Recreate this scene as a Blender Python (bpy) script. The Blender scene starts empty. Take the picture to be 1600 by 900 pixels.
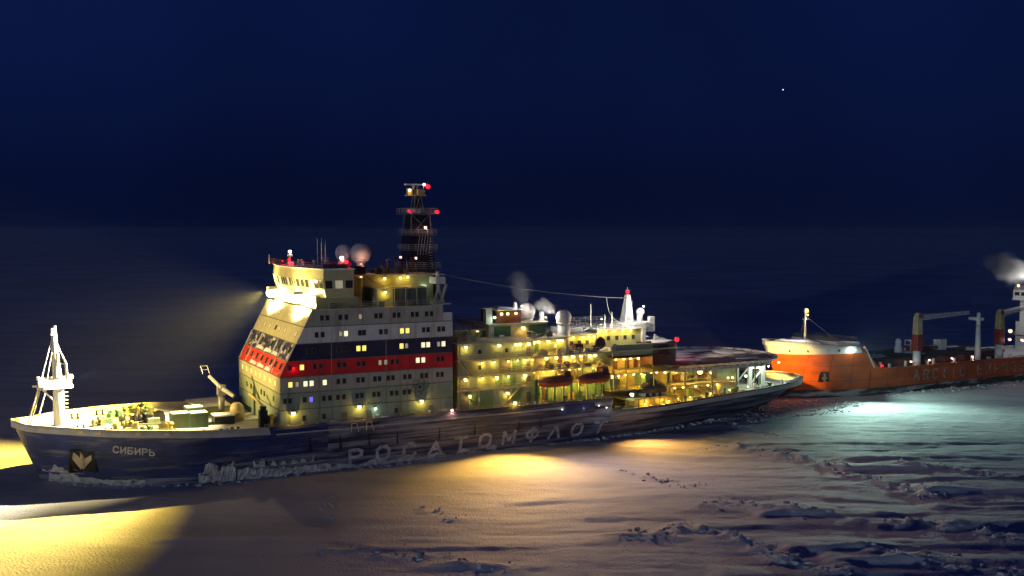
import bpy, bmesh, math, random
import numpy as np
from mathutils import Vector, Matrix

random.seed(7)
R = math.radians
scene = bpy.context.scene
COL = scene.collection

# ------------------------------------------------------------------ camera
cam_data = bpy.data.cameras.new('camera')
cam = bpy.data.objects.new('camera', cam_data)
COL.objects.link(cam)
cam.location = (0, 0, 43)
cam.rotation_euler = (R(90 - 3.186), 0, 0)
cam_data.sensor_width = 36
cam_data.lens = 36.38
cam_data.clip_start = 1
cam_data.clip_end = 60000
scene.camera = cam

# ------------------------------------------------------------------ world: deep night blue
MOON_EL, MOON_AZ = 1.7, -28.0          # the low moon added as dim fill for the port sides
world = bpy.data.worlds.new('World')
scene.world = world
world.use_nodes = True
wn = world.node_tree.nodes
wl = world.node_tree.links
for n in list(wn):
    wn.remove(n)
wo = wn.new('ShaderNodeOutputWorld')
bg = wn.new('ShaderNodeBackground')
sky = wn.new('ShaderNodeTexSky')
sky.sky_type = 'NISHITA'
sky.sun_disc = False
sky.sun_elevation = R(MOON_EL)
sky.sun_rotation = R(180 + MOON_AZ)
sky.ozone_density = 6.0
hsv = wn.new('ShaderNodeHueSaturation')
hsv.inputs['Saturation'].default_value = 0.0
mul = wn.new('ShaderNodeMix')
mul.data_type = 'RGBA'
mul.blend_type = 'MULTIPLY'
mul.inputs['Factor'].default_value = 1.0
mul.inputs['B'].default_value = (0.045, 0.125, 0.80, 1)
flat = wn.new('ShaderNodeMix')
flat.data_type = 'RGBA'
flat.inputs['Factor'].default_value = 0.78
flat.inputs['B'].default_value = (0.35, 0.35, 0.35, 1)
wl.new(sky.outputs[0], hsv.inputs['Color'])
wl.new(hsv.outputs[0], flat.inputs['A'])
wl.new(flat.outputs['Result'], mul.inputs['A'])
wtc = wn.new('ShaderNodeTexCoord')
wno = wn.new('ShaderNodeTexNoise')
wno.inputs['Scale'].default_value = 2.2
wno.inputs['Detail'].default_value = 5
wl.new(wtc.outputs['Generated'], wno.inputs['Vector'])
wmr = wn.new('ShaderNodeMapRange')
wmr.inputs['From Min'].default_value = 0.3
wmr.inputs['From Max'].default_value = 0.7
wmr.inputs['To Min'].default_value = 0.72
wmr.inputs['To Max'].default_value = 1.22
wl.new(wno.outputs['Fac'], wmr.inputs['Value'])
wvm = wn.new('ShaderNodeVectorMath')
wvm.operation = 'SCALE'
wl.new(mul.outputs['Result'], wvm.inputs[0])
wl.new(wmr.outputs['Result'], wvm.inputs['Scale'])
wl.new(wvm.outputs[0], bg.inputs['Color'])
bg.inputs['Strength'].default_value = 0.092
wl.new(bg.outputs[0], wo.inputs[0])

# ------------------------------------------------------------------ moon (the one sun lamp), unseen, added as very dim fill
sd = bpy.data.lights.new('fill_moon', 'SUN')
sd.energy = 0.37
sd.angle = R(2.0)
sd.color = (0.66, 0.84, 1.0)
fill_moon = bpy.data.objects.new('fill_moon', sd)
COL.objects.link(fill_moon)
dvec = Vector((math.sin(R(-MOON_AZ)) * math.cos(R(MOON_EL)), math.cos(R(MOON_AZ)) * math.cos(R(MOON_EL)), -math.sin(R(MOON_EL))))
fill_moon.rotation_euler = dvec.to_track_quat('-Z', 'Y').to_euler()
fill_moon.location = (-60, -100, 120)

scene.view_settings.view_transform = 'Standard'
scene.view_settings.look = 'None'
scene.view_settings.exposure = 0.3
scene.view_settings.gamma = 1.0
scene.view_settings.use_curve_mapping = False
scene.render.engine = 'CYCLES'
cy = scene.cycles
cy.use_denoising = True
cy.max_bounces = 5
cy.diffuse_bounces = 2
cy.glossy_bounces = 2
cy.transmission_bounces = 2
cy.volume_bounces = 0
cy.transparent_max_bounces = 8
cy.sample_clamp_indirect = 2.0
cy.sample_clamp_direct = 0.0
cy.caustics_reflective = False
cy.caustics_refractive = False
cy.use_light_tree = True
cy.volume_step_rate = 2.0

# ------------------------------------------------------------------ materials
MATS = {}


def lin(c):
    return (c[0], c[1], c[2], 1.0)


def mat(name, color, rough=0.6, metal=0.0, var=0.12, scale=0.6, bump=0.0, bscale=6.0,
        frost=None, spec=0.5):
    """Painted / weathered surface: noise varied colour, optional frost patches, bump."""
    if name in MATS:
        return MATS[name]
    m = bpy.data.materials.new(name)
    m.use_nodes = True
    nt = m.node_tree
    b = nt.nodes['Principled BSDF']
    b.inputs['Roughness'].default_value = rough
    b.inputs['Metallic'].default_value = metal
    b.inputs['Specular IOR Level'].default_value = spec
    tc = nt.nodes.new('ShaderNodeTexCoord')
    no = nt.nodes.new('ShaderNodeTexNoise')
    no.inputs['Scale'].default_value = scale
    no.inputs['Detail'].default_value = 5
    nt.links.new(tc.outputs['Object'], no.inputs['Vector'])
    ra = nt.nodes.new('ShaderNodeValToRGB')
    ra.color_ramp.elements[0].position = 0.3
    ra.color_ramp.elements[1].position = 0.7
    ra.color_ramp.elements[0].color = lin([max(0, c * (1 - 2 * var)) for c in color])
    ra.color_ramp.elements[1].color = lin([min(1, c * (1 + var)) for c in color])
    nt.links.new(no.outputs['Fac'], ra.inputs['Fac'])
    out = ra.outputs['Color']
    if frost:
        # frost = (colour, stretch vector, threshold, softness, scale)
        fc, st, th, so, fs = frost
        mp = nt.nodes.new('ShaderNodeMapping')
        mp.inputs['Scale'].default_value = st
        nt.links.new(tc.outputs['Object'], mp.inputs['Vector'])
        n2 = nt.nodes.new('ShaderNodeTexNoise')
        n2.inputs['Scale'].default_value = fs
        n2.inputs['Detail'].default_value = 7
        n2.inputs['Roughness'].default_value = 0.62
        nt.links.new(mp.outputs[0], n2.inputs['Vector'])
        r2 = nt.nodes.new('ShaderNodeMapRange')
        r2.inputs['From Min'].default_value = th - so
        r2.inputs['From Max'].default_value = th + so
        nt.links.new(n2.outputs['Fac'], r2.inputs['Value'])
        mx = nt.nodes.new('ShaderNodeMix')
        mx.data_type = 'RGBA'
        nt.links.new(r2.outputs['Result'], mx.inputs['Factor'])
        nt.links.new(out, mx.inputs['A'])
        mx.inputs['B'].default_value = lin(fc)
        out = mx.outputs['Result']
    nt.links.new(out, b.inputs['Base Color'])
    if bump > 0:
        n3 = nt.nodes.new('ShaderNodeTexNoise')
        n3.inputs['Scale'].default_value = bscale
        n3.inputs['Detail'].default_value = 4
        nt.links.new(tc.outputs['Object'], n3.inputs['Vector'])
        bp = nt.nodes.new('ShaderNodeBump')
        bp.inputs['Strength'].default_value = bump
        bp.inputs['Distance'].default_value = 0.2
        nt.links.new(n3.outputs['Fac'], bp.inputs['Height'])
        nt.links.new(bp.outputs[0], b.inputs['Normal'])
    MATS[name] = m
    return m


def emit(name, color, strength):
    if name in MATS:
        return MATS[name]
    m = bpy.data.materials.new(name)
    m.use_nodes = True
    b = m.node_tree.nodes['Principled BSDF']
    b.inputs['Base Color'].default_value = lin(color)
    b.inputs['Emission Color'].default_value = lin(color)
    b.inputs['Emission Strength'].default_value = strength
    try:
        m.cycles.emission_sampling = 'NONE'
    except Exception:
        pass
    MATS[name] = m
    return m


FROSTC = (0.62, 0.58, 0.55)
M = {}
M['navy'] = mat('navy_hull_paint', (0.017, 0.034, 0.15), 0.5, var=0.25, scale=0.25, bump=0.15, bscale=1.2,
                frost=((0.20, 0.19, 0.21), (0.10, 0.10, 0.9), 0.61, 0.10, 1.1))
M['hulldark'] = mat('frosted_lower_hull', (0.019, 0.027, 0.085), 0.6, var=0.3, scale=0.3, bump=0.25, bscale=1.5,
                    frost=((0.34, 0.32, 0.38), (0.05, 0.06, 0.75), 0.535, 0.10, 1.5))
M['hullice'] = mat('ice_caked_hull', (0.66, 0.60, 0.55), 0.7, var=0.25, scale=0.9, bump=0.4, bscale=2.0,
                   frost=((0.07, 0.06, 0.08), (0.5, 0.5, 1.2), 0.60, 0.05, 0.9))
M['bulwark'] = mat('dirty_white_bulwark', (0.50, 0.46, 0.42), 0.6, var=0.12, scale=0.5)
M['cream'] = mat('cream_grey_paint', (0.36, 0.40, 0.21), 0.55, var=0.07, scale=0.35, bump=0.05, bscale=1.0)
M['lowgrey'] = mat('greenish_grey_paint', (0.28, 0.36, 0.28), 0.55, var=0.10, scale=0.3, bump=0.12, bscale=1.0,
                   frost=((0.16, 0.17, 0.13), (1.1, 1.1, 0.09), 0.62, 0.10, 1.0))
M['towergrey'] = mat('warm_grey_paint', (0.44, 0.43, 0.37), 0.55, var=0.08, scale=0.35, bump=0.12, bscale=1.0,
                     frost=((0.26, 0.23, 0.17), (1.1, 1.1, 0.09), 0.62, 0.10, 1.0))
M['towerfront'] = mat('cream_floodlit_front', (0.55, 0.49, 0.27), 0.55, var=0.08, scale=0.5, bump=0.05, bscale=1.0)  # golden flood glow put into the front colour
M['white'] = mat('white_paint', (0.72, 0.70, 0.64), 0.5, var=0.06, scale=0.5)
M['whiteband'] = mat('white_band_paint', (0.76, 0.72, 0.68), 0.5, var=0.06, scale=0.5,
                     frost=((0.40, 0.34, 0.28), (1.1, 1.1, 0.09), 0.64, 0.10, 1.0))
M['blueband'] = mat('dark_blue_band_paint', (0.018, 0.022, 0.075), 0.5, var=0.2, scale=0.4)
M['redband'] = mat('red_band_paint', (0.80, 0.02, 0.03), 0.5, var=0.12, scale=0.4,
                   frost=((0.35, 0.02, 0.03), (1.1, 1.1, 0.12), 0.62, 0.12, 1.0))
FR = ((0.70, 0.60, 0.52), (0.25, 0.25, 0.5), 0.56, 0.03, 1.6)
M['bluefront'] = mat('frosted_blue_front', (0.03, 0.035, 0.09), 0.5, var=0.2, scale=0.4, frost=FR)
M['redfront'] = mat('frosted_red_front', (0.75, 0.05, 0.03), 0.5, var=0.1, scale=0.4,
                    frost=((0.70, 0.45, 0.36), (0.25, 0.25, 0.5), 0.62, 0.05, 1.6))
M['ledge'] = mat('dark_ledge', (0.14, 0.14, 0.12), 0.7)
M['lip'] = mat('pale_deck_edge', (0.60, 0.54, 0.38), 0.6)
M['snow'] = mat('deck_snow', (0.78, 0.78, 0.80), 0.8, var=0.08, scale=0.4, bump=0.5, bscale=1.2)
M['steel'] = mat('grey_steel', (0.20, 0.20, 0.20), 0.5, metal=0.3)
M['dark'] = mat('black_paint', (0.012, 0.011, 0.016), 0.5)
M['darkred'] = mat('dark_red_brown', (0.10, 0.028, 0.026), 0.6, var=0.2)
M['mastblack'] = mat('mast_black', (0.016, 0.013, 0.022), 0.45, var=0.2)
M['glass'] = mat('dark_window_glass', (0.035, 0.037, 0.04), 0.15, var=0.05)
M['green'] = mat('green_paint', (0.055, 0.13, 0.075), 0.5, var=0.15)
M['contgreen'] = mat('container_green', (0.13, 0.23, 0.13), 0.55, var=0.12, bump=0.05)
M['contdark'] = mat('container_olive', (0.05, 0.08, 0.045), 0.55, var=0.15, bump=0.05)
M['yellow'] = mat('yellow_paint', (0.62, 0.42, 0.07), 0.5)
M['brown'] = mat('helideck_brown', (0.19, 0.10, 0.10), 0.7, var=0.2, scale=0.4,
                 frost=((0.60, 0.57, 0.57), (0.12, 0.28, 1.0), 0.545, 0.02, 0.55))
M['net'] = mat('frosted_grating', (0.58, 0.54, 0.56), 0.7, var=0.25, scale=1.2)
M['radome'] = mat('radome_plastic', (0.62, 0.56, 0.54), 0.6, var=0.08, bump=0.05)
M['boat'] = mat('lifeboat_hull_orange', (0.42, 0.075, 0.02), 0.45, var=0.15)
M['boattop'] = mat('lifeboat_canopy_maroon', (0.13, 0.03, 0.03), 0.5, var=0.2)
M['tarp'] = mat('dark_tarpaulin', (0.028, 0.024, 0.04), 0.8, var=0.3, scale=1.0, bump=0.6, bscale=2.0)
M['letter'] = mat('letter_white', (0.62, 0.58, 0.56), 0.6, var=0.15, scale=1.2)
M['lettermid'] = mat('frosted_letter_white', (0.58, 0.53, 0.56), 0.6, var=0.35, scale=0.8)
M['letterfaint'] = mat('faint_letter', (0.44, 0.28, 0.24), 0.6, var=0.35, scale=1.0)  # fainter, uneven tone for the lettering
M['anchor'] = mat('anchor_iced_lamplit', (0.85, 0.62, 0.34), 0.7, var=0.2, bump=0.4)  # ice crust, with warm lamplight put into its colour
M['orange'] = mat('orange_hull', (0.55, 0.095, 0.010), 0.5, var=0.12, scale=0.25, bump=0.1, bscale=1.0,
                  frost=((0.17, 0.035, 0.015), (0.10, 0.1, 0.35), 0.60, 0.14, 1.0))
M['orangedk'] = mat('iced_dark_boot', (0.06, 0.035, 0.03), 0.7, var=0.3, bump=0.3, bscale=1.5,
                    frost=((0.42, 0.40, 0.38), (0.06, 0.1, 0.5), 0.57, 0.05, 1.2))
M['cargowhite'] = mat('iced_white_bow', (0.66, 0.63, 0.62), 0.7, var=0.10, scale=0.5, bump=0.3, bscale=1.5)
M['cream2'] = mat('crane_cream', (0.48, 0.38, 0.20), 0.5)
M['maroon'] = mat('crane_maroon', (0.23, 0.03, 0.025), 0.5)
M['pipe'] = mat('pipe_ochre', (0.38, 0.31, 0.14), 0.5)
M['winch'] = mat('winch_ochre', (0.20, 0.18, 0.06), 0.5, var=0.3, scale=1.5)
M['win_y'] = emit('lit_window_yellow', (1.0, 0.80, 0.16), 1.0)
M['win_w'] = emit('lit_window_pale', (1.0, 0.92, 0.55), 0.85)
M['win_g'] = emit('lit_window_green', (0.86, 0.92, 0.30), 0.75)
M['win_d'] = emit('lit_window_dim', (0.8, 0.7, 0.45), 0.22)
M['bulb_y'] = emit('bulb_yellow', (1.0, 0.80, 0.36), 2.0)
M['bulb_w'] = emit('bulb_white', (1.0, 0.97, 0.90), 3.0)
M['bulb_f'] = emit('bulb_flood', (1.0, 0.95, 0.72), 12.0)
M['bulb_r'] = emit('bulb_red', (1.0, 0.008, 0.02), 2.6)
M['bulb_p'] = emit('bulb_pink', (1.0, 0.62, 0.50), 1.6)
M['bulb_g'] = emit('bulb_greenwhite', (0.85, 1.0, 0.75), 4.0)
M['bulb_b'] = emit('bulb_blue', (0.12, 0.08, 1.0), 1.5)

# ------------------------------------------------------------------ mesh helpers


class MB:
    """Collects simple shapes into one mesh."""

    def __init__(self):
        self.v, self.f, self.mi = [], [], []
        self.cur = 0
        self.smooth = set()

    def face(self, pts, smooth=False):
        i = len(self.v)
        self.v += [tuple(p) for p in pts]
        self.f.append(tuple(range(i, i + len(pts))))
        self.mi.append(self.cur)
        if smooth:
            self.smooth.add(len(self.f) - 1)

    def box(self, a0, a1, b0, b1, c0, c1):
        i = len(self.v)
        self.v += [(a0, b0, c0), (a1, b0, c0), (a1, b1, c0), (a0, b1, c0),
                   (a0, b0, c1), (a1, b0, c1), (a1, b1, c1), (a0, b1, c1)]
        for q in ((3, 2, 1, 0), (4, 5, 6, 7), (0, 1, 5, 4), (1, 2, 6, 5), (2, 3, 7, 6), (3, 0, 4, 7)):
            self.f.append(tuple(i + k for k in q))
            self.mi.append(self.cur)
        return self

    def loft(self, rings, cap=True, smooth=False, closed=True):
        i = len(self.v)
        n = len(rings[0])
        for r in rings:
            self.v += [tuple(p) for p in r]
        for k in range(len(rings) - 1):
            for j in range(n if closed else n - 1):
                a = i + k * n + j
                b = i + k * n + (j + 1) % n
                self.f.append((a, b, b + n, a + n))
                self.mi.append(self.cur)
                if smooth:
                    self.smooth.add(len(self.f) - 1)
        if cap:
            self.f.append(tuple(i + j for j in range(n))[::-1])
            self.mi.append(self.cur)
            self.f.append(tuple(i + (len(rings) - 1) * n + j for j in range(n)))
            self.mi.append(self.cur)
        return self

    def prism(self, poly, z0, z1):
        return self.loft([[(x, y, z0) for x, y in poly], [(x, y, z1) for x, y in poly]])

    def tube(self, p, q, r, n=6, r2=None):
        p, q = Vector(p), Vector(q)
        d = (q - p)
        if d.length < 1e-6:
            return self
        d.normalize()
        a = d.orthogonal().normalized()
        b = d.cross(a)
        r2 = r if r2 is None else r2
        ring = lambda c, rr: [c + (a * math.cos(2 * math.pi * k / n) + b * math.sin(2 * math.pi * k / n)) * rr for k in range(n)]
        return self.loft([ring(p, r), ring(q, r2)], smooth=n > 6)

    def path(self, pts, r, n=5):
        for a, b in zip(pts[:-1], pts[1:]):
            self.tube(a, b, r, n)
        return self

    def sphere(self, c, r, seg=16, rings=10, sz=1.0, top=1.0):
        cx, cy_, cz = c
        rs = []
        for k in range(1, rings):
            ph = math.pi * k / rings
            rs.append([(cx + r * math.sin(ph) * math.cos(2 * math.pi * j / seg),
                        cy_ + r * math.sin(ph) * math.sin(2 * math.pi * j / seg),
                        cz - r * sz * math.cos(ph)) for j in range(seg)])
        return self.loft(rs, smooth=True)

    def beam(self, p, q, w, h):
        """rectangular bar from p to q"""
        p, q = Vector(p), Vector(q)
        d = (q - p).normalized()
        s = d.cross(Vector((0, 0, 1)))
        if s.length < 1e-3:
            s = Vector((1, 0, 0))
        s.normalize()
        u = s.cross(d)
        rr = lambda c: [c + s * w / 2 + u * h / 2, c - s * w / 2 + u * h / 2, c - s * w / 2 - u * h / 2, c + s * w / 2 - u * h / 2]
        return self.loft([rr(p), rr(q)])

    def mesh(self, name, mats):
        me = bpy.data.meshes.new(name)
        me.from_pydata(self.v, [], self.f)
        for m in (mats if isinstance(mats, (list, tuple)) else [mats]):
            me.materials.append(m)
        if len(me.polygons) == len(self.mi):
            me.polygons.foreach_set('material_index', self.mi)
            if self.smooth:
                fl = [k in self.smooth for k in range(len(self.f))]
                me.polygons.foreach_set('use_smooth', fl)
        bm = bmesh.new()
        bm.from_mesh(me)
        bmesh.ops.recalc_face_normals(bm, faces=bm.faces)
        bm.to_mesh(me)
        bm.free()
        me.update()
        return me

    def build(self, name, mats, parent=None, bevel=0.0):
        o = bpy.data.objects.new(name, self.mesh(name, mats))
        COL.objects.link(o)
        if parent is not None:
            o.parent = parent
        if bevel > 0:
            md = o.modifiers.new('bevel', 'BEVEL')
            md.width = bevel
            md.segments = 2
            md.limit_method = 'ANGLE'
        return o


def split_build(b, name, material, parent, per=1, loc=(0, 0, 0)):
    """one object for every `per` closed pieces collected in b"""
    nv = len(b.v)
    par = list(range(nv))

    def find(i):
        while par[i] != i:
            par[i] = par[par[i]]
            i = par[i]
        return i
    for f in b.f:
        r0 = find(f[0])
        for k in f[1:]:
            par[find(k)] = r0
    groups, order = {}, []
    for fi, f in enumerate(b.f):
        r0 = find(f[0])
        if r0 not in groups:
            groups[r0] = []
            order.append(r0)
        groups[r0].append(fi)
    for i in range(0, len(order), per):
        c = MB()
        for r0 in order[i:i + per]:
            mp = {}
            for fi in groups[r0]:
                q = []
                for k in b.f[fi]:
                    if k not in mp:
                        mp[k] = len(c.v)
                        c.v.append(b.v[k])
                    q.append(mp[k])
                c.f.append(tuple(q))
                c.mi.append(b.mi[fi])
        c.build(name, material, parent).location = loc


def empty(name, loc, rz=0.0, parent=None):
    o = bpy.data.objects.new(name, None)
    COL.objects.link(o)
    o.location = loc
    o.rotation_euler = (0, 0, rz)
    if parent is not None:
        o.parent = parent
    return o


def tag(o, label=None, cat=None, group=None, kind=None):
    if label:
        o['label'] = label
    if cat:
        o['category'] = cat
    if group:
        o['group'] = group
    if kind:
        o['kind'] = kind
    return o


def put(name, me, loc, parent, rot=(0, 0, 0), sc=(1, 1, 1)):
    o = bpy.data.objects.new(name, me)
    COL.objects.link(o)
    o.location = loc
    o.rotation_euler = rot
    o.scale = sc
    o.parent = parent
    return o


# ------------------------------------------------------------------ ship frames
# local axes of both ships: x = metres aft of the stem, y = metres to starboard, z = metres above the ice
AX = R(27.3)
ORIGIN = Vector((-84.2, 174.6, 0))


def W(u, v, z=0.0):
    return Vector((ORIGIN.x + u * math.cos(AX) - v * math.sin(AX), ORIGIN.y + u * math.sin(AX) + v * math.cos(AX), z))


# ------------------------------------------------------------------ lamps
_bulb = {}


def bulb_mesh(kind):
    if kind not in _bulb:
        b = MB()
        b.sphere((0, 0, 0), 1.0, 10, 7)
        b.cur = 1
        b.box(-0.75, 0.75, -0.75, 0.75, 0.70, 1.15)
        _bulb[kind] = b.mesh('lamp', [M['bulb_' + kind], M['steel']])
    return _bulb[kind]


LCOL = {'y': (1.0, 0.60, 0.07), 'w': (1.0, 0.95, 0.85), 'f': (1.0, 0.86, 0.40), 'r': (1.0, 0.02, 0.04),
        'p': (1.0, 0.50, 0.35), 'g': (0.72, 1.0, 0.80), 'b': (0.1, 0.08, 1.0)}


def lamp(parent, u, v, z, kind='y', power=60.0, r=0.36, off=(0, -0.42, -0.3), name='deck_lamp'):
    put(name, bulb_mesh(kind), (u, v, z), parent, sc=(r, r, r))
    if power > 0:
        ld = bpy.data.lights.new('lamp_light', 'POINT')
        ld.energy = power
        ld.color = LCOL[kind]
        ld.shadow_soft_size = 0.0
        lo = bpy.data.objects.new('lamp_light', ld)
        COL.objects.link(lo)
        lo.parent = parent
        lo.location = (u + off[0], v + off[1], z + off[2])


def spot(parent, p, aim, power, cone, blend=0.5, color=(1, 0.85, 0.4), size=0.15):
    ld = bpy.data.lights.new('flood_light', 'SPOT')
    ld.energy = power
    ld.color = color
    ld.spot_size = R(cone)
    ld.spot_blend = blend
    ld.shadow_soft_size = size
    lo = bpy.data.objects.new('flood_light', ld)
    COL.objects.link(lo)
    lo.parent = parent
    lo.location = p
    lo.rotation_euler = (Vector(aim) - Vector(p)).to_track_quat('-Z', 'Y').to_euler()


# ------------------------------------------------------------------ stroke lettering
GLYPH = {
    'С': [[(.92, .80), (.70, 1), (.30, 1), (.08, .78), (.08, .22), (.30, 0), (.70, 0), (.92, .20)]],
    'C': None,
    'И': [[(.1, 1), (.1, 0), (.9, 1), (.9, 0)]],
    'Б': [[(.85, 1), (.1, 1), (.1, 0), (.65, 0), (.88, .15), (.88, .40), (.65, .55), (.1, .55)]],
    'Р': [[(.1, 0), (.1, 1), (.65, 1), (.9, .86), (.9, .60), (.65, .46), (.1, .46)]],
    'P': None,
    'Ь': [[(.1, 1), (.1, 0), (.65, 0), (.88, .15), (.88, .40), (.65, .55), (.1, .55)]],
    'О': [[(.30, 0), (.08, .22), (.08, .78), (.30, 1), (.70, 1), (.92, .78), (.92, .22), (.70, 0), (.30, 0)]],
    'А': [[(.05, 0), (.5, 1), (.95, 0)], [(.24, .36), (.76, .36)]],
    'A': None,
    'Т': [[(.05, 1), (.95, 1)], [(.5, 1), (.5, 0)]],
    'T': None,
    'М': [[(.06, 0), (.06, 1), (.5, .30), (.94, 1), (.94, 0)]],
    'Ф': [[(.5, 1.08), (.5, -.08)], [(.28, .22), (.05, .40), (.05, .68), (.28, .86), (.72, .86), (.95, .68), (.95, .40), (.72, .22), (.28, .22)]],
    'Л': [[(.05, 0), (.45, 1), (.55, 1), (.95, 0)]],
    'R': [[(.1, 0), (.1, 1), (.65, 1), (.9, .86), (.9, .60), (.65, .46), (.1, .46)], [(.5, .46), (.92, 0)]],
    'I': [[(.5, 0), (.5, 1)]],
    'E': [[(.88, 1), (.1, 1), (.1, 0), (.88, 0)], [(.1, .52), (.75, .52)]],
    'X': [[(.06, 0), (.94, 1)], [(.06, 1), (.94, 0)]],
    'S': [[(.90, .82), (.70, 1), (.30, 1), (.1, .84), (.1, .64), (.28, .52), (.72, .48), (.9, .36), (.9, .16), (.70, 0), (.30, 0), (.1, .18)]],
}
GLYPH['C'] = GLYPH['С']
GLYPH['P'] = GLYPH['Р']
GLYPH['A'] = GLYPH['А']
GLYPH['T'] = GLYPH['Т']


def letter(ch, u0, z0, w, h, th, side, parent, material, slope=0.0, thick=0.07):
    """Raised letter lying on the hull surface y = side(u, z) (port side)."""
    b = MB()
    for line in GLYPH[ch]:
        pts = [(u0 + a * w, z0 + c * h + slope * a * w) for a, c in line]
        for (ua, za), (ub, zb) in zip(pts[:-1], pts[1:]):
            L = math.hypot(ub - ua, zb - za)
            n = max(1, int(L / 0.8))
            du, dz = (ub - ua) / L, (zb - za) / L
            nu, nz = -dz * th / 2, du * th / 2
            e = th * 0.42
            P0 = []
            for k in range(n + 1):
                t = -e + (L + 2 * e) * k / n
                P0.append((ua + du * t, za + dz * t))
            rings = []
            for (pu, pz) in P0:
                c4 = []
                for s, lift in ((1, -0.04), (1, thick), (-1, thick), (-1, -0.04)):
                    uu, zz = pu + s * nu, pz + s * nz
                    c4.append((uu, side(uu, zz) - lift, zz))
                rings.append(c4)
            b.loft(rings)
    return b.build('letter', material, parent)


def railing(parent, pts, h=1.05, r=0.045, step=2.0, mat_='white', name='railing', rails=3, closed=False):
    b = MB()
    if closed:
        pts = pts + [pts[0]]
    for a, c in zip(pts[:-1], pts[1:]):
        a, c = Vector(a), Vector(c)
        n = max(1, int((c - a).length / step))
        for k in range(n + 1):
            p = a.lerp(c, k / n)
            b.tube(p, p + Vector((0, 0, h)), r, 4)
        for q in range(rails):
            z = Vector((0, 0, h * (q + 1) / rails))
            b.tube(a + z, c + z, r, 4)
    return b.build(name, M[mat_], parent)


# ================================================================== THE ICE
def hash2(ix, iy, seed):
    h = (ix.astype(np.int64) * 374761393 + iy.astype(np.int64) * 668265263 + seed * 1442695040) & 0xFFFFFFFF
    h = ((h ^ (h >> 13)) * 1274126177) & 0xFFFFFFFF
    h = h ^ (h >> 16)
    return (h & 0xFFFF) / 65535.0


def vnoise(x, y, seed=0):
    ix, iy = np.floor(x), np.floor(y)
    fx, fy = x - ix, y - iy
    fx = fx * fx * (3 - 2 * fx)
    fy = fy * fy * (3 - 2 * fy)
    a = hash2(ix, iy, seed)
    b = hash2(ix + 1, iy, seed)
    c = hash2(ix, iy + 1, seed)
    d = hash2(ix + 1, iy + 1, seed)
    return (a * (1 - fx) + b * fx) * (1 - fy) + (c * (1 - fx) + d * fx) * fy


def fbm(x, y, seed=0, oct_=4):
    s, a, t = 0.0, 0.5, 0.0
    for k in range(oct_):
        s = s + a * vnoise(x * 2 ** k, y * 2 ** k, seed + k * 17)
        t += a
        a *= 0.5
    return s / t


# pressure ridges (world x, y of their crest lines, height, width)
RIDGES = [
    ([(40, 205), (44, 203), (50, 200), (55, 194.5), (58.6, 184), (63, 176.4), (65.4, 169), (66.4, 165.5), (74, 163)], 1.0, 2.0),
    ([(30, 161), (34, 160), (38, 159.8), (44, 156), (47, 155)], 0.9, 1.8),
    ([(15, 143), (21, 145), (26, 147.6), (31.4, 143), (34.5, 137), (36.4, 132), (42, 128)], 1.1, 2.0),
    ([(54, 150), (60, 148), (64, 146), (68, 143), (72, 139.5), (78, 136)], 1.3, 2.4),
    ([(48, 136), (54, 132), (60, 129), (66, 127)], 1.0, 2.2),
    ([(-27, 136), (-21, 137), (-13.6, 135.7), (-7, 133), (0, 129)], 0.55, 1.8),
    ([(-15, 160), (-11, 156), (-6.6, 151)], 0.35, 1.3),
    ([(46.4, 240), (49, 230), (51.4, 222.6), (57, 215)], 0.5, 1.2),
    ([(20, 184), (26, 178), (30, 172), (34, 176)], 0.4, 1.2),
    ([(70, 190), (80, 183), (90, 178)], 0.7, 1.6),
    ([(36, 122), (46, 118), (60, 116)], 0.9, 2.0),
    ([(-30, 166), (-28, 158), (-27, 150)], 0.3, 1.0),
]
# wind drifts trailing to the east of the ridges: x0, y0, length, height, width
DRIFTS = [(58, 184.5, 46, 0.95, 3.0), (66, 167.0, 40, 1.25, 3.4), (50, 200, 60, 0.6, 2.6), (36, 154, 46, 0.95, 2.6),
          (26, 147.5, 22, 0.7, 2.2), (36, 137.5, 42, 1.1, 2.4), (40, 131, 40, 0.9, 2.6), (62, 147.0, 34, 1.0, 3.0), (-2, 161, 34, 0.5, 2.4),
          (44, 206, 70, 0.55, 2.5), (-22, 138, 40, 0.5, 1.8), (-50, 140, 40, 0.3, 1.5), (64, 158.5, 36, 0.8, 2.6), (60, 192, 50, 0.7, 2.5),
          (24, 126, 50, 0.8, 2.2), (10, 152, 26, 0.45, 1.8), (-14, 130, 36, 0.4, 1.6), (64, 176, 40, 0.7, 2.2), (70, 136, 30, 0.9, 2.6)]


def seg_dist(x, y, pts):
    d = np.full(x.shape, 1e9)
    for (ax, ay), (bx, by) in zip(pts[:-1], pts[1:]):
        vx, vy = bx - ax, by - ay
        t = np.clip(((x - ax) * vx + (y - ay) * vy) / (vx * vx + vy * vy), 0, 1)
        d = np.minimum(d, np.hypot(x - ax - t * vx, y - ay - t * vy))
    return d


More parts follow.
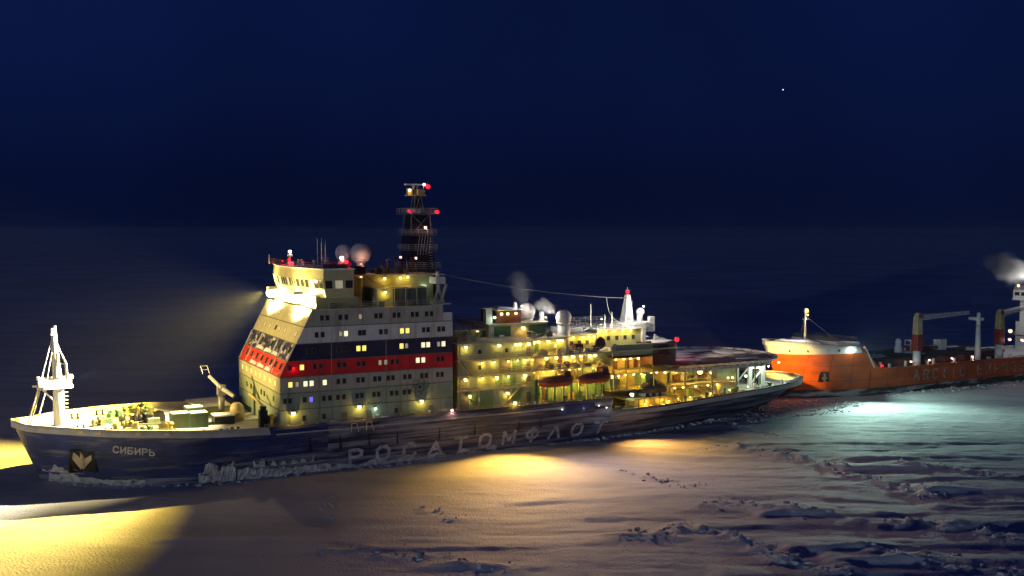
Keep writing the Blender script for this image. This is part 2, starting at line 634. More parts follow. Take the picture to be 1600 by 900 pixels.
def ice_height(x, y):
    near = np.clip((2200 - np.hypot(x, y - 100)) / 1500, 0, 1)
    rough = np.clip((x + 60) / 130, 0.12, 1) * np.clip((330 - y) / 120, 0.25, 1)
    wy = (fbm(x / 40, y / 40, 91, 2) - 0.5) * 14
    h = (fbm(x / 30, y / 30, 3, 4) - 0.5) * 0.8
    h = h + (fbm(x / 26, (y + wy) / 4.2, 11, 4) - 0.5) * 1.0 * rough
    h = h + (fbm(x / 3.0, y / 1.1, 23, 4) - 0.5) * 0.26 * (0.35 + rough)
    for pts, a, w in RIDGES:
        d = seg_dist(x + (fbm(x / 5, y / 5, 31, 2) - .5) * 5, y + (fbm(x / 5, y / 5, 47, 2) - .5) * 5, pts)
        m = np.exp(-(d / w) ** 2)
        n = fbm(x / 1.6, y / 1.3, 57, 3)
        blk = np.floor(fbm(x / 2.2, y / 1.8, 77, 2) * 7) / 7
        h = h + .85 * a * m * (0.20 + 1.9 * np.clip(n - 0.32, 0, 1) * blk * 1.7)
    for x0, y0, L, a, w in DRIFTS:
        t = (x - x0) / L
        cl = y0 + (x - x0) * 0.05 + (fbm(x / 14, y * 0 + y0, 63, 2) - 0.5) * 3.0
        dy = y - cl
        prof = np.where(dy < 0, np.exp(-(dy / (w * 0.38)) ** 2), np.exp(-(dy / (w * 1.6)) ** 2))
        ramp = np.clip(t / 0.05, 0, 1) * np.clip(1 - t, 0, 1) ** 0.8
        h = h + .78 * a * prof * ramp * (0.6 + 0.8 * fbm(x / 6, y / 3, 83, 2))
    return h * near - 0.15


def grid_axis(lo, hi, step, far):
    c = list(np.arange(lo, hi + 1e-6, step))
    s, p = step, lo
    left = []
    while p > -far:
        s *= 1.22
        p -= s
        left.append(p)
    s, p = step, hi
    right = []
    while p < far:
        s *= 1.22
        p += s
        right.append(p)
    return np.array(left[::-1] + c + right)


gx = grid_axis(-100, 135, 0.55, 6000)
gy = grid_axis(108, 262, 0.50, 6500)
XX, YY = np.meshgrid(gx, gy)
ZZ = ice_height(XX, YY)
nx, ny = len(gx), len(gy)
vv = np.stack([XX.ravel(), YY.ravel(), ZZ.ravel()], 1)
ii = np.arange(nx * ny).reshape(ny, nx)
ff = np.stack([ii[:-1, :-1].ravel(), ii[:-1, 1:].ravel(), ii[1:, 1:].ravel(), ii[1:, :-1].ravel()], 1)
me = bpy.data.meshes.new('ice_sheet')
me.vertices.add(len(vv))
me.vertices.foreach_set('co', vv.ravel())
me.loops.add(ff.size)
me.loops.foreach_set('vertex_index', ff.ravel())
me.polygons.add(len(ff))
me.polygons.foreach_set('loop_start', np.arange(0, ff.size, 4))
me.polygons.foreach_set('loop_total', np.full(len(ff), 4))
me.polygons.foreach_set('use_smooth', np.ones(len(ff), bool))
me.update()
me.validate()
M['ice'] = mat('wind_packed_snow', (0.70, 0.69, 0.72), 0.75, var=0.16, scale=0.012, bump=0.8, bscale=2.6,
               frost=((0.40, 0.41, 0.47), (0.022, 0.09, 1.0), 0.60, 0.12, 1.0))
me.materials.append(M['ice'])
ice = bpy.data.objects.new('ice_sheet', me)
COL.objects.link(ice)
tag(ice, 'snow covered sea ice with ridges and wind drifts under both ships', 'ice', kind='structure')


def chunk_field(name, spots, label, material, flat=0.6):
    """angular ice blocks, one object"""
    b = MB()
    rnd = random.Random(5)
    for (x, y, z, s) in spots:
        a = rnd.uniform(0, 6.28)
        tilt = rnd.uniform(-0.5, 0.5)
        hx, hy, hz = s * rnd.uniform(.6, 1.3), s * rnd.uniform(.5, 1.0), s * rnd.uniform(.3, .7) * flat / 0.6
        mtx = Matrix.Translation((x, y, z)) @ Matrix.Rotation(a, 4, 'Z') @ Matrix.Rotation(tilt, 4, 'X')
        n = 5
        ring0 = [mtx @ Vector((hx * math.cos(2 * math.pi * k / n + rnd.uniform(-.4, .4)), hy * math.sin(2 * math.pi * k / n + rnd.uniform(-.4, .4)), -hz)) for k in range(n)]
        ring1 = [mtx @ Vector((.8 * hx * math.cos(2 * math.pi * k / n + rnd.uniform(-.4, .4)), .8 * hy * math.sin(2 * math.pi * k / n + rnd.uniform(-.4, .4)), hz * rnd.uniform(.6, 1.2))) for k in range(n)]
        b.loft([ring0, ring1])
    o = b.build(name, material)
    tag(o, label, 'ice blocks', kind='stuff')
    return o


rnd = random.Random(11)
sp = []
for pts, a, w in RIDGES:
    for (ax, ay), (bx, by) in zip(pts[:-1], pts[1:]):
        L = math.hypot(bx - ax, by - ay)
        for k in range(int(L * 3.2)):
            t = rnd.random()
            x = ax + (bx - ax) * t + rnd.gauss(0, w * 0.75)
            y = ay + (by - ay) * t + rnd.gauss(0, w * 0.75)
            sp.append((x, y, abs(rnd.gauss(0.10, 0.38)) ** 1.25 * (0.5 + a * .8)))
xs = np.array([s[0] for s in sp])
ys = np.array([s[1] for s in sp])
hz = ice_height(xs, ys)
chunk_field('ice_rubble', [(x, y, float(h) + s * 0.10, min(.62, max(0.08, s * .7))) for (x, y, s), h in zip(sp, hz)],
            'broken ice blocks heaped along the pressure ridges on the snow', M['ice'], .42)


# ================================================================== THE ICEBREAKER
ib = empty('icebreaker', ORIGIN, AX)
tag(ib, 'large dark blue icebreaker with tall tower banded white, blue and red', 'ship')

ZT_U = [-1, 1.4, 7, 13, 22, 28, 40, 109.19, 109.21, 125, 139, 154, 167, 174]
ZT_Z = [11.0, 10.5, 10.4, 10.1, 9.7, 9.3, 8.95, 8.95, 6.2, 6.6, 7.3, 7.7, 7.8, 7.9]
TOPU = [0, 0.6, 2.4, 7.7, 14, 23.6, 32, 126, 138, 152, 162, 168, 171.5, 172.6, 173]
TOPB = [0, 1.8, 4.3, 9.0, 13, 16, 17, 17, 16.2, 14.3, 11.8, 9.0, 5.8, 3.5, 0]
WLU = [0, 5.5, 13, 25, 38, 55, 73, 95, 120, 140, 155, 165, 173]
WLB = [0, 4.8, 10.6, 15.2, 16.2, 15.9, 15.1, 13.5, 12.2, 9, 6, 3.2, 0]


def zt(u):
    return float(np.interp(u, ZT_U, ZT_Z))


def stem_u(z):
    return 3.4 - 4.4 * z / 11.0


def stern_u(z):
    return 162.0 + 10.5 * min(1.0, max(0.0, z / 7.5)) ** 0.8


def hb_tau(tau, z, ztop):
    f = min(1.0, max(0.0, z / ztop))
    t = tau * 173
    wb = float(np.interp(t, WLU, WLB))
    tb = float(np.interp(t, TOPU, TOPB))
    b = wb + (tb - wb) * f ** 0.85
    if z < 0:
        b *= 1 + z * 0.03
    return b


def hb(u, z):
    a, e = stem_u(z), stern_u(z)
    tau = (u - a) / (e - a)
    return hb_tau(tau, z, zt(-1 + tau * 174))


def port_side(u, z):
    return -hb(u, z)


# hull shell
taus = [0, .002, .006, .012, .02, .03, .042, .056, .07, .085, .10, .12, .14, .16, .18, .20, .225]
taus += list(np.arange(.245, .62, .02)) + [.632]
STEP = (109.2 - stem_u(7)) / (stern_u(7) - stem_u(7))
taus = [t for t in taus if t < STEP - .004] + [STEP - 1e-4, STEP + 1e-4] + list(np.arange(STEP + .02, .93, .022)) + [.94, .955, .968, .98, .988, .994, .998, 1.0]
NZ = 9


def hull_ring(tau, side):
    """points from bottom to rail for one station on one side"""
    ug = stem_u(8) + tau * (stern_u(7) - stem_u(8))
    top = zt(-1 + tau * 174) if tau < STEP - .001 or tau > STEP + .001 else (8.95 if tau < STEP else 6.2)
    zs = [-2.0, 0.0, .13 * top, .27 * top, .41 * top, .55 * top, .70 * top, top - 1.35, top]
    out = []
    for z in zs:
        a, e = stem_u(z), stern_u(z)
        out.append((a + tau * (e - a), side * hb_tau(tau, z, top), z))
    return out


hull = MB()
for side in (-1, 1):
    rings = [hull_ring(t, side) for t in taus]
    for i in range(len(rings) - 1):
        for k in range(NZ - 1):
            u = rings[i][k][0]
            if k == NZ - 2 and u < 37:
                hull.cur = 2
            elif u < 31 and k >= 2:
                hull.cur = 0
            elif u < 48 and k >= 4:
                hull.cur = 0
            else:
                hull.cur = 1
            q = [rings[i][k], rings[i + 1][k], rings[i + 1][k + 1], rings[i][k + 1]]
            hull.face(q if side < 0 else q[::-1], smooth=True)
    # rail cap and inside of the bulwark
    hull.cur = 2
    for i in range(len(rings) - 1):
        p, q = rings[i][-1], rings[i + 1][-1]
        inn = lambda r, z: (r[0], side * max(0, abs(r[1]) - 0.35), z)
        hull.face([p, q, inn(q, q[2]), inn(p, p[2])])
        hull.face([inn(p, p[2]), inn(q, q[2]), inn(q, q[2] - 1.3), inn(p, p[2] - 1.3)])
hull_me = hull.mesh('hull', [M['navy'], M['hulldark'], M['bulwark'], M['hullice']])
bm = bmesh.new()
bm.from_mesh(hull_me)
bmesh.ops.remove_doubles(bm, verts=bm.verts, dist=0.0015)
bmesh.ops.recalc_face_normals(bm, faces=bm.faces)
bm.to_mesh(hull_me)
bm.free()
hull_o = bpy.data.objects.new('hull', hull_me)
COL.objects.link(hull_o)
hull_o.parent = ib

# decks between the bulwarks
dk = MB()
for (ua, ub, dz) in ((-0.4, 41, 1.1), (41, 109.1, 1.0), (109.3, 171.5, 0.95)):
    us = np.linspace(ua, ub, 30)
    for a, b_ in zip(us[:-1], us[1:]):
        za, zb = zt(max(a, 109.25) if ua > 109 else min(a, 109.1)) - dz, zt(max(b_, 109.25) if ua > 109 else min(b_, 109.1)) - dz
        ha, hb_ = max(0.05, hb(a, za + .6) - 0.2), max(0.05, hb(b_, zb + .6) - 0.2)
        dk.face([(a, -ha, za), (b_, -hb_, zb), (b_, hb_, zb), (a, ha, za)])
dk.build('deck', M['snow'], ib)
MB().box(108.7, 109.1, -16.2, 16.2, 6.1, 8.2).build('step_bulkhead', M['yellow'], ib)

# name on the bow and the owner's name along the side
for k, ch in enumerate('СИБИРЬ'):
    letter(ch, 13.9 + k * 1.09, 6.15 - 0.045 * k * 3.2, 0.86, 1.05, 0.20, port_side, hull_o, M['letter'], slope=-0.12)
for k, ch in enumerate('РОСАТОМФЛОТ'):
    u = 53.2 + k * 5.3
    letter(ch, u, 0.95 + (0.35 if k > 6 else 0.05 * k), 2.7, 2.45 if k not in (3,) else 2.1, 0.58, port_side, hull_o, M['lettermid'])

# anchor in its pocket
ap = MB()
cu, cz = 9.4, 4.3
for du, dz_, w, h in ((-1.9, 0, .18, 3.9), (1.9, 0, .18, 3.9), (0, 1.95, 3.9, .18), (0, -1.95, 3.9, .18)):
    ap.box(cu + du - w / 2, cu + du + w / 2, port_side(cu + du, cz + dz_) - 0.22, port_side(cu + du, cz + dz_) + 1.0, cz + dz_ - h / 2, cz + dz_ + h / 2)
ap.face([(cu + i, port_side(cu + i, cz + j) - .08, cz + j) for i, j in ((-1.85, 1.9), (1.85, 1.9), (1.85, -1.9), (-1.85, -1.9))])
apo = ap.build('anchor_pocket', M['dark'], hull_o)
an = MB()
ys0 = lambda u, z: port_side(u, z) - 0.35
an.box(cu - .22, cu + .22, ys0(cu, cz) - .25, ys0(cu, cz) + .2, cz - 1.0, cz + 1.5)
for s in (-1, 1):
    an.loft([[(cu + s * .1, ys0(cu, cz - .9) - .35, cz - 1.3), (cu + s * .1, ys0(cu, cz - .9) + .2, cz - 1.3), (cu + s * .1, ys0(cu, cz - .9) + .2, cz + .2), (cu + s * .1, ys0(cu, cz - .9) - .35, cz + .2)],
             [(cu + s * 1.05, ys0(cu + s, cz) - .35, cz + .2), (cu + s * 1.05, ys0(cu + s, cz) + .2, cz + .2), (cu + s * .95, ys0(cu + s, cz) + .2, cz + 1.35), (cu + s * .95, ys0(cu + s, cz) - .35, cz + 1.35)]])
for q_ in range(len(an.v)):
    x, y, z = an.v[q_]
    an.v[q_] = (cu + (x - cu) * 1.35, y - (x - cu) * .12, cz + .15 + (z - cz) * 1.25)
an.build('anchor', M['anchor'], hull_o, bevel=.08)

def ice_crust(u0, u1, zfun, z0=.05, seed=1):
    rr2 = random.Random(seed)
    us_ = np.arange(u0, u1 + .01, .28)
    rows = []
    h = 0
    for i, u in enumerate(us_):
        if i % 2 == 0:
            h = .6 * h + rr2.uniform(-.13, .13)
        ztop_ = max(z0 + .12, zfun(u) * (1 + h))
        col = []
        for f in (0, .25, .5, .75, 1.0):
            z = z0 + (ztop_ - z0) * f
            col.append((u, port_side(u, z) - (.10 + .16 * rr2.random()) * (1 if f < 1 else .2), z))
        col.append((u, port_side(u, ztop_) + .1, ztop_ + .02))
        rows.append(col)
    c = MB()
    for p, q in zip(rows[:-1], rows[1:]):
        for k in range(5):
            c.face([p[k], q[k], q[k + 1], p[k + 1]])
    c.build('ice_crust', M['hullice'], hull_o)


ice_crust(4.6, 19.0, lambda u: 1.5 if u < 9 else 1.1, seed=2)
ice_crust(3.6, 10.0, lambda u: 2.9 if 5 < u < 9 else 2.2, z0=1.9, seed=5)
ice_crust(27.0, 33.4, lambda u: 3.3 if 28 < u < 30.2 or 30.8 < u < 33 else 2.0, seed=3)
ice_crust(33.4, 50.0, lambda u: 2.2 - .06 * (u - 33), seed=4)
ice_crust(36.0, 47.0, lambda u: 3.1 if int(u * 1.1) % 2 else 2.4, z0=2.1, seed=6)
ice_crust(50.0, 84.0, lambda u: .9 + .3 * math.sin(u), seed=7)
# hull fittings: fairleads in the bulwark, rubbing rail, dark side recess with lamps
fl = MB()
fl.box(-.45, .45, -.12, .12, -.28, .28)
fl_me = fl.mesh('fairlead', M['anchor'])
for px_u in (9.2, 11.8, 17.6, 22.0):
    z = zt(px_u) - 0.62
    put('fairlead', fl_me, (px_u, port_side(px_u, z) - .03, z), hull_o, rot=(0, 0, -math.atan2(hb(px_u + 1, z) - hb(px_u - 1, z), 2)))
rr_ = MB()
us = np.linspace(40, 109, 36)
rr_.loft([[(u, port_side(u, 7.6) - .02 + y, 7.6 + z) for y, z in ((0.1, -.12), (-.16, -.12), (-.16, .12), (0.1, .12))] for u in us])
rr_.build('rubbing_rail', M['bulwark'], hull_o)
MB().box(97.8, 104.8, -17.08, -16.2, 6.3, 8.2).build('side_recess', M['navy'], hull_o)
for u, z in ((97.4, 7.4), (102.2, 7.4), (106.0, 7.5), (108.0, 6.9)):
    lamp(ib, u, port_side(u, z) - .25, z, 'w', 4, .14, off=(0, -.5, -.1), name='hull_lamp')
vs = MB()   # vertical plate seams and frames
for u in (46, 51.5, 57, 62.5, 71, 78.5, 88, 93):
    vs.box(u - .09, u + .09, port_side(u, 5.5) - .10, port_side(u, 5.5) + 0.8, 3.9, 7.4)
split_build(vs, 'fender_frame', M['dark'], hull_o)
for z, ua, ub in ((5.2, 6, 108), (3.4, 8, 112), (6.9, 24, 52)):
    c = MB()
    us_ = np.arange(ua, ub, 2.0)
    c.loft([[(u, port_side(u, z) - .03, z - .05), (u, port_side(u, z) - .03, z + .05), (u, port_side(u, z) + .15, z + .05), (u, port_side(u, z) + .15, z - .05)] for u in us_])
    c.build('plate_seam', M['dark'], hull_o)
brk = MB()
for u in (53.6, 56.4):
    brk.tube((u, -17.1, 8.4), (u - .2, -17.5, 7.0), .08, 5)
    brk.tube((u + .9, -17.1, 8.4), (u + 1.2, -17.5, 6.9), .08, 5)
    brk.tube((u, -17.1, 8.4), (u + .9, -17.1, 8.4), .08, 5)
split_build(brk, 'ladder_bracket', M['lip'], hull_o, 3)

# ------------------------------------------------------------------ foremast
fm = empty('foremast', (0, 0, 0), parent=ib)
MASTOFF = (-1.1, 0, -.35)
b = MB()
b.loft([[(7.6 + .95 * math.cos(a), .95 * math.sin(a), 9.2) for a in np.linspace(0, 2 * math.pi, 12, False)],
        [(7.6 + .85 * math.cos(a), .85 * math.sin(a), 16.4) for a in np.linspace(0, 2 * math.pi, 12, False)],
        [(7.3 + .62 * math.cos(a), .62 * math.sin(a), 21) for a in np.linspace(0, 2 * math.pi, 12, False)],
        [(7.1 + .45 * math.cos(a), .45 * math.sin(a), 26.2) for a in np.linspace(0, 2 * math.pi, 12, False)]], smooth=True)
b.build('mast_column', M['white'], ib).location = MASTOFF
b = MB()
b.prism([(4.2, -1.6), (5.2, -2.4), (9.2, -2.4), (9.9, -1.6), (9.9, 1.6), (9.2, 2.4), (5.2, 2.4), (4.2, 1.6)], 16.3, 16.75)
b.build('mast_platform', M['white'], ib).location = MASTOFF
b = MB()
b.box(4.5, 9.6, -2.2, -2.12, 16.75, 17.9)
b.box(4.5, 9.6, 2.12, 2.2, 16.75, 17.9)
b.box(4.4, 4.5, -1.9, 1.9, 16.75, 17.9)
b.box(9.6, 9.7, -1.9, 1.9, 16.75, 17.6)
b.build('platform_screen', M['white'], ib).location = MASTOFF
b = MB()
for (x, y) in ((4.7, -1.8), (5.6, -2.0)):
    b.tube((x, y, 16.4), (x - 2.0, y * 1.1, 9.4), .13, 6)
b.tube((4.7, 1.8, 16.4), (2.6, 2.0, 9.4), .13, 6)
b.tube((5.0, -1.2, 16.3), (7.0, -.3, 13.9), .18, 6)
b.tube((4.6, -1.6, 17), (6.7, -.1, 24.4), .10, 6)
b.tube((4.9, 1.6, 17), (6.7, .1, 24.4), .10, 6)
b.tube((5.6, -1.8, 17), (6.9, -.2, 23.4), .08, 6)
b.tube((9.1, -1.6, 16.8), (8.9, -1.1, 20.4), .14, 6)
b.tube((8.9, -1.1, 20.4), (7.5, -.2, 23.8), .14, 6)
b.tube((9.1, 1.6, 16.8), (8.9, 1.1, 20.4), .14, 6)
b.tube((8.9, 1.1, 20.4), (7.5, .2, 23.8), .14, 6)
b.tube((8.9, -1.1, 20.4), (7.4, -.3, 20.4), .10, 6)
split_build(b, 'mast_brace', M['white'], ib, 1, MASTOFF)
b = MB()
for k in range(9):
    b.box(8.5, 9.15, -.35, .35, 10.0 + k * .66, 10.1 + k * .66)
b.box(8.45, 8.55, -.42, -.34, 9.4, 16.2)
b.build('mast_ladder', M['white'], ib).location = MASTOFF
b = MB()
b.box(6.6, 7.6, -.9, .9, 25.4, 25.55)
b.tube((6.8, -.5, 25.5), (6.8, -.5, 26.6), .22, 8)
b.tube((7.3, .3, 25.5), (7.3, .3, 26.9), .26, 8)
b.tube((4.4, -1.7, 17.9), (4.4, -1.7, 18.5), .28, 8)
b.tube((3.5, -1.2, 16.9), (4.4, -1.2, 16.9), .20, 8)
split_build(b, 'navigation_light_housing', M['white'], ib, 1, MASTOFF)
bpy.data.objects.remove(fm)

# ------------------------------------------------------------------ foredeck gear
rnd = random.Random(3)


def winch(u, v, z, s=1.0, rot=0.0):
    b = MB()
    b.box(-1.3 * s, 1.3 * s, -.9 * s, .9 * s, 0, .25 * s)
    b.box(-1.2 * s, -1.0 * s, -.8 * s, .8 * s, .25 * s, 1.5 * s)
    b.box(.3 * s, .5 * s, -.8 * s, .8 * s, .25 * s, 1.5 * s)
    b.tube((-1.5 * s, 0, .95 * s), (1.2 * s, 0, .95 * s), .28 * s, 10)
    b.tube((-.95 * s, 0, .95 * s), (-.85 * s, 0, .95 * s), .75 * s, 14)
    b.tube((.15 * s, 0, .95 * s), (.28 * s, 0, .95 * s), .75 * s, 14)
    b.tube((-.85 * s, 0, .95 * s), (.15 * s, 0, .95 * s), .5 * s, 12)
    b.box(.55 * s, 1.3 * s, -.5 * s, .5 * s, .3 * s, 1.3 * s)
    o = b.build('mooring_winch', M[rnd.choice(['winch', 'winch', 'dark', 'green'])], ib)
    o.location = (u, v, z)
    o.rotation_euler = (0, 0, rot)


def bollard(u, v, z):
    b = MB()
    b.box(-.9, .9, -.35, .35, 0, .12)
    for s in (-.5, .5):
        b.tube((s, 0, .1), (s, 0, .85), .22, 10)
        b.tube((s, 0, .85), (s, 0, .95), .30, 10)
    o = b.build('bollard', M['dark'], ib)
    o.location = (u, v, z)


for (u, v, s, r_) in ((12.6, -2.5, .8, .2), (17.2, -7.5, 1.0, -.2), (20.0, -2.0, 1.25, .1), (16.2, 5.5, .9, .4), (21.5, 6.5, 1.2, 0),
                      (22.6, -9.5, 1.0, 1.2), (19.4, -11.0, .8, .5), (23.2, 1.2, 1.1, 1.5), (20.8, 10.5, 1.0, .2)):
    winch(u, v, zt(u) - 1.1, s, r_)
for (u, v) in ((9.5, -6.0), (13.5, -9.6), (18.5, -13.4), (24.5, -14.6), (27.6, -14.9), (31.5, -15.0), (9.5, 6), (14, 9.5), (19, 12.6), (33.6, -13.9)):
    bollard(u, v, zt(u) - 1.1)


def locker(u, v, z, a, b_, c, m, name='locker', rot=0.0):
    o = MB().box(-a / 2, a / 2, -b_ / 2, b_ / 2, 0, c).build(name, M[m], ib, bevel=.05)
    o.location = (u, v, z)
    o.rotation_euler = (0, 0, rot)
    return o


def vent(u, v, z, h=1.6, r=.28, m='cream', par=None):
    b = MB()
    b.tube((0, 0, 0), (0, 0, h), r, 10)
    b.tube((0, 0, h), (0, 0, h + .35), r * 1.7, 10, r * 1.2)
    o = b.build('vent', M[m], par or ib)
    o.location = (u, v, z)


for k in range(22):
    u = rnd.uniform(13, 25)
    v = rnd.uniform(-.72, .72) * hb(u, 9)
    if rnd.random() < .5:
        vent(u, v, zt(u) - 1.1, rnd.uniform(.8, 2.0), rnd.uniform(.2, .4), rnd.choice(['winch', 'green', 'dark', 'yellow']))
    else:
        locker(u, v, zt(u) - 1.1, rnd.uniform(.8, 2), rnd.uniform(.6, 1.4), rnd.uniform(.5, 1.3), rnd.choice(['winch', 'green', 'lowgrey', 'dark', 'dark']), 'deck_locker', rnd.uniform(0, 1.5))
for (u0, v0, u1, v1) in ((14, -4, 22, -6), (15, -8.5, 24, -12), (13.5, 2.5, 23, 4), (18, 8.5, 24, 9.5)):
    z = zt(u0) - .75
    b = MB()
    b.path([(u0, v0, z - .35), (u0, v0, z), (u1, v1, z), (u1, v1, z - .35)], .13, 6)
    b.build('deck_pipe', M['pipe'], ib)

# stepped deckhouse ahead of the tower and the crane plinth
locker(33.5, 9.5, 8.1, 6, 9, 1.6, 'cream', 'deckhouse')
MB().box(30.2, 36.8, 4.6, 14.4, 9.72, 9.95).build('deckhouse_roof', M['snow'], ib)

# foredeck crane
b = MB()
b.tube((34.6, 2.2, 8), (34.6, 2.2, 12.2), .6, 12)
b.box(33.9, 35.3, 1.4, 3.0, 12.2, 14.2)
b.build('crane_post', M['steel'], ib)
b = MB()
b.beam((34.4, 1.2, 13.7), (32.6, 3.4, 15.8), .42, .45)
b.beam((34.6, 0.9, 13.6), (36.2, -1.3, 12.4), .55, .6)
b.build('crane_jib', M['steel'], ib)
b = MB()
for s in (-1, 1):
    b.tube((32.2 + s * .6, 3.8, 16.2), (31.9 + s * .6, 4.4, 17.6), .07, 5)
b.tube((31.3, 4.4, 17.6), (32.5, 4.4, 17.6), .07, 5)
b.tube((31.5, 4.2, 16.9), (32.6, 4.2, 16.9), .07, 5)
split_build(b, 'jib_head_frame', M['steel'], ib, 9)
b = MB()
b.tube((36.4, -2.6, 8), (36.4, -2.6, 10.2), 1.3, 14)
b.sphere((36.4, -2.6, 10.2), 1.3, 14, 8)
b.build('hose_drum', M['cream2'], ib)
b = MB()
b.tube((37.9, -6.0, 13.4), (39.5, -9.6, 11.6), .22, 8)
b.build('lit_pipe', M['yellow'], ib)
locker(33.6, -4.0, 8.0, 3.6, 3.0, 1.5, 'dark', 'hatch_box')
MB().box(31.7, 35.5, -5.6, -2.4, 9.5, 9.75).build('hatch_cover', M['snow'], ib)
b = MB()
b.box(37.6, 39.0, -15.2, -13.9, 8, 11.7)
b.box(37.8, 38.8, -15.0, -14.1, 11.7, 12.4)
b.build('ventilator_trunk', M['dark'], ib, bevel=.1)
for k in range(3):
    vent(39.6, -15.4 + k * 1.6, 8, 2.6 - .4 * k, .26, 'yellow')
locker(39.8, -12.4, 8, 1.4, 2.4, 1.9, 'cream2', 'gear_locker')

# ------------------------------------------------------------------ containers on the foredeck (own things)


def container(u, v, z, rot, label):
    root = empty('shipping_container', W(u, v, z), AX + rot)
    tag(root, label, 'container', 'green containers on the icebreaker foredeck')
    L, Wd, Hh = 2.95, 2.45, 2.6
    MB().box(-L / 2, L / 2, -Wd / 2, Wd / 2, .1, Hh - .02).build('box', M['contdark'], root)
    fr = MB()
    for x in (-L / 2, L / 2):
        for y in (-Wd / 2, Wd / 2):
            fr.box(x - .08, x + .08, y - .08, y + .08, 0, Hh)
    for y in (-Wd / 2, Wd / 2):
        fr.box(-L / 2, L / 2, y - .07, y + .07, 0, .16)
        fr.box(-L / 2, L / 2, y - .07, y + .07, Hh - .14, Hh)
    fr.build('frame', M['green'], root)
    rb = MB()
    for k in range(9):
        x = -L / 2 + .3 + k * (L - .6) / 8
        rb.box(x - .07, x + .07, -Wd / 2 - .05, -Wd / 2, .18, Hh - .16)
    split_build(rb, 'side_rib', M['contdark'], root)
    MB().box(-L / 2 + .05, L / 2 - .05, -Wd / 2 + .05, Wd / 2 - .05, Hh, Hh + .12).build('snow_cap', M['snow'], root)


container(25.6, -6.2, 8.30, 0, 'green container with snow on top beside the winches, forward of its neighbour')
container(28.8, -6.2, 8.15, 0, 'green container with snow on top beside the dark hatch box')
container(29.2, 0.6, 8.10, .12, 'green container standing alone behind the paired containers')

# ------------------------------------------------------------------ the tower: one part per storey
TF, TA, TB = 41.0, 73.9, 16.0


def front_u(z):
    return TF if z <= 17.3 else TF + (z - 17.3) * (47.7 - 41.0) / (30.6 - 17.3)


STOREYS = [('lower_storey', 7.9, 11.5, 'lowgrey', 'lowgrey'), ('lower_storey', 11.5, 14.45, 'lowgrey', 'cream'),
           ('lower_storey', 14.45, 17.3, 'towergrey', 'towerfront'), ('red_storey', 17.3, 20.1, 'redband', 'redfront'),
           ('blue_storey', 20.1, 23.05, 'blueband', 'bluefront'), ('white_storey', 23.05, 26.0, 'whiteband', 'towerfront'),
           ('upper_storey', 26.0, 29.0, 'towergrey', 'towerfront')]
storey_obj = []
for name, z0, z1, ms, mf in STOREYS:
    b = MB()
    a0, a1 = front_u(z0), front_u(z1)
    aft0 = TA - (2.0 if z0 >= 26 else 0)
    fl_ = [(a0, -TB, z0), (a0, TB, z0), (a1, TB, z1), (a1, -TB, z1)]
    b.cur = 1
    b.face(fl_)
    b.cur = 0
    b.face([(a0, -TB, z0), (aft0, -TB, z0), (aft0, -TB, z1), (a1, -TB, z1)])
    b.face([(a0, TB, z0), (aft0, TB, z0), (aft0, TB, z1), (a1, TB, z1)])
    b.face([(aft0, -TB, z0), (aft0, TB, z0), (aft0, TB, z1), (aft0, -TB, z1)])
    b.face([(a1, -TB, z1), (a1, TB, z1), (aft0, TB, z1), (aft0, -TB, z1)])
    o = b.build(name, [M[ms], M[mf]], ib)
    storey_obj.append(o)
    # thin dark deck edge between storeys
    g = MB()
    e = .07
    uf = front_u(z1)
    g.loft([[(uf - e, -TB - e, z1 - .07), (uf - e, TB + e, z1 - .07), (aft0 + e, TB + e, z1 - .07), (aft0 + e, -TB - e, z1 - .07)],
            [(uf - e, -TB - e, z1 + .07), (uf - e, TB + e, z1 + .07), (aft0 + e, TB + e, z1 + .07), (aft0 + e, -TB - e, z1 + .07)]])
    g.build('deck_edge', M['ledge'] if z1 < 28 else M['lip'], o)
# vertical weld seams on the port side
for u in (50.3, 60.6):
    MB().box(u - .035, u + .035, -TB - .035, -TB + .01, 17.4, 28.9).build('wall_seam', M['lip'], ib)
    MB().box(u - .035, u + .035, -TB - .035, -TB + .01, 8.0, 17.2).build('wall_seam', M['ledge'], ib)


def window_mesh(w, h, kind, depth=.05):
    """glass set in a raised frame; lies in the x-z plane facing -y"""
    b = MB()
    b.cur = 0
    b.box(-w / 2, w / 2, -depth * .4, .02, -h / 2, h / 2)
    b.cur = 1
    t = .07
    b.box(-w / 2 - t, -w / 2, -depth, .02, -h / 2 - t, h / 2 + t)
    b.box(w / 2, w / 2 + t, -depth, .02, -h / 2 - t, h / 2 + t)
    b.box(-w / 2, w / 2, -depth, .02, h / 2, h / 2 + t)
    b.box(-w / 2, w / 2, -depth, .02, -h / 2 - t, -h / 2)
    gm = {'d': M['glass'], 'y': M['win_y'], 'w': M['win_w'], 'm': M['win_d'], 'g': M['win_g'], 'b': M['bulb_b']}[kind]
    return b.mesh('window', [gm, M['ledge'] if kind in 'dm' else M['lip']])


WM = {}


def window(kind, w, h, loc, parent, rz=0.0, rx=0.0):
    key = (kind, w, h)
    if key not in WM:
        WM[key] = window_mesh(w, h, kind)
    return put('window', WM[key], loc, parent, rot=(rx, 0, rz))


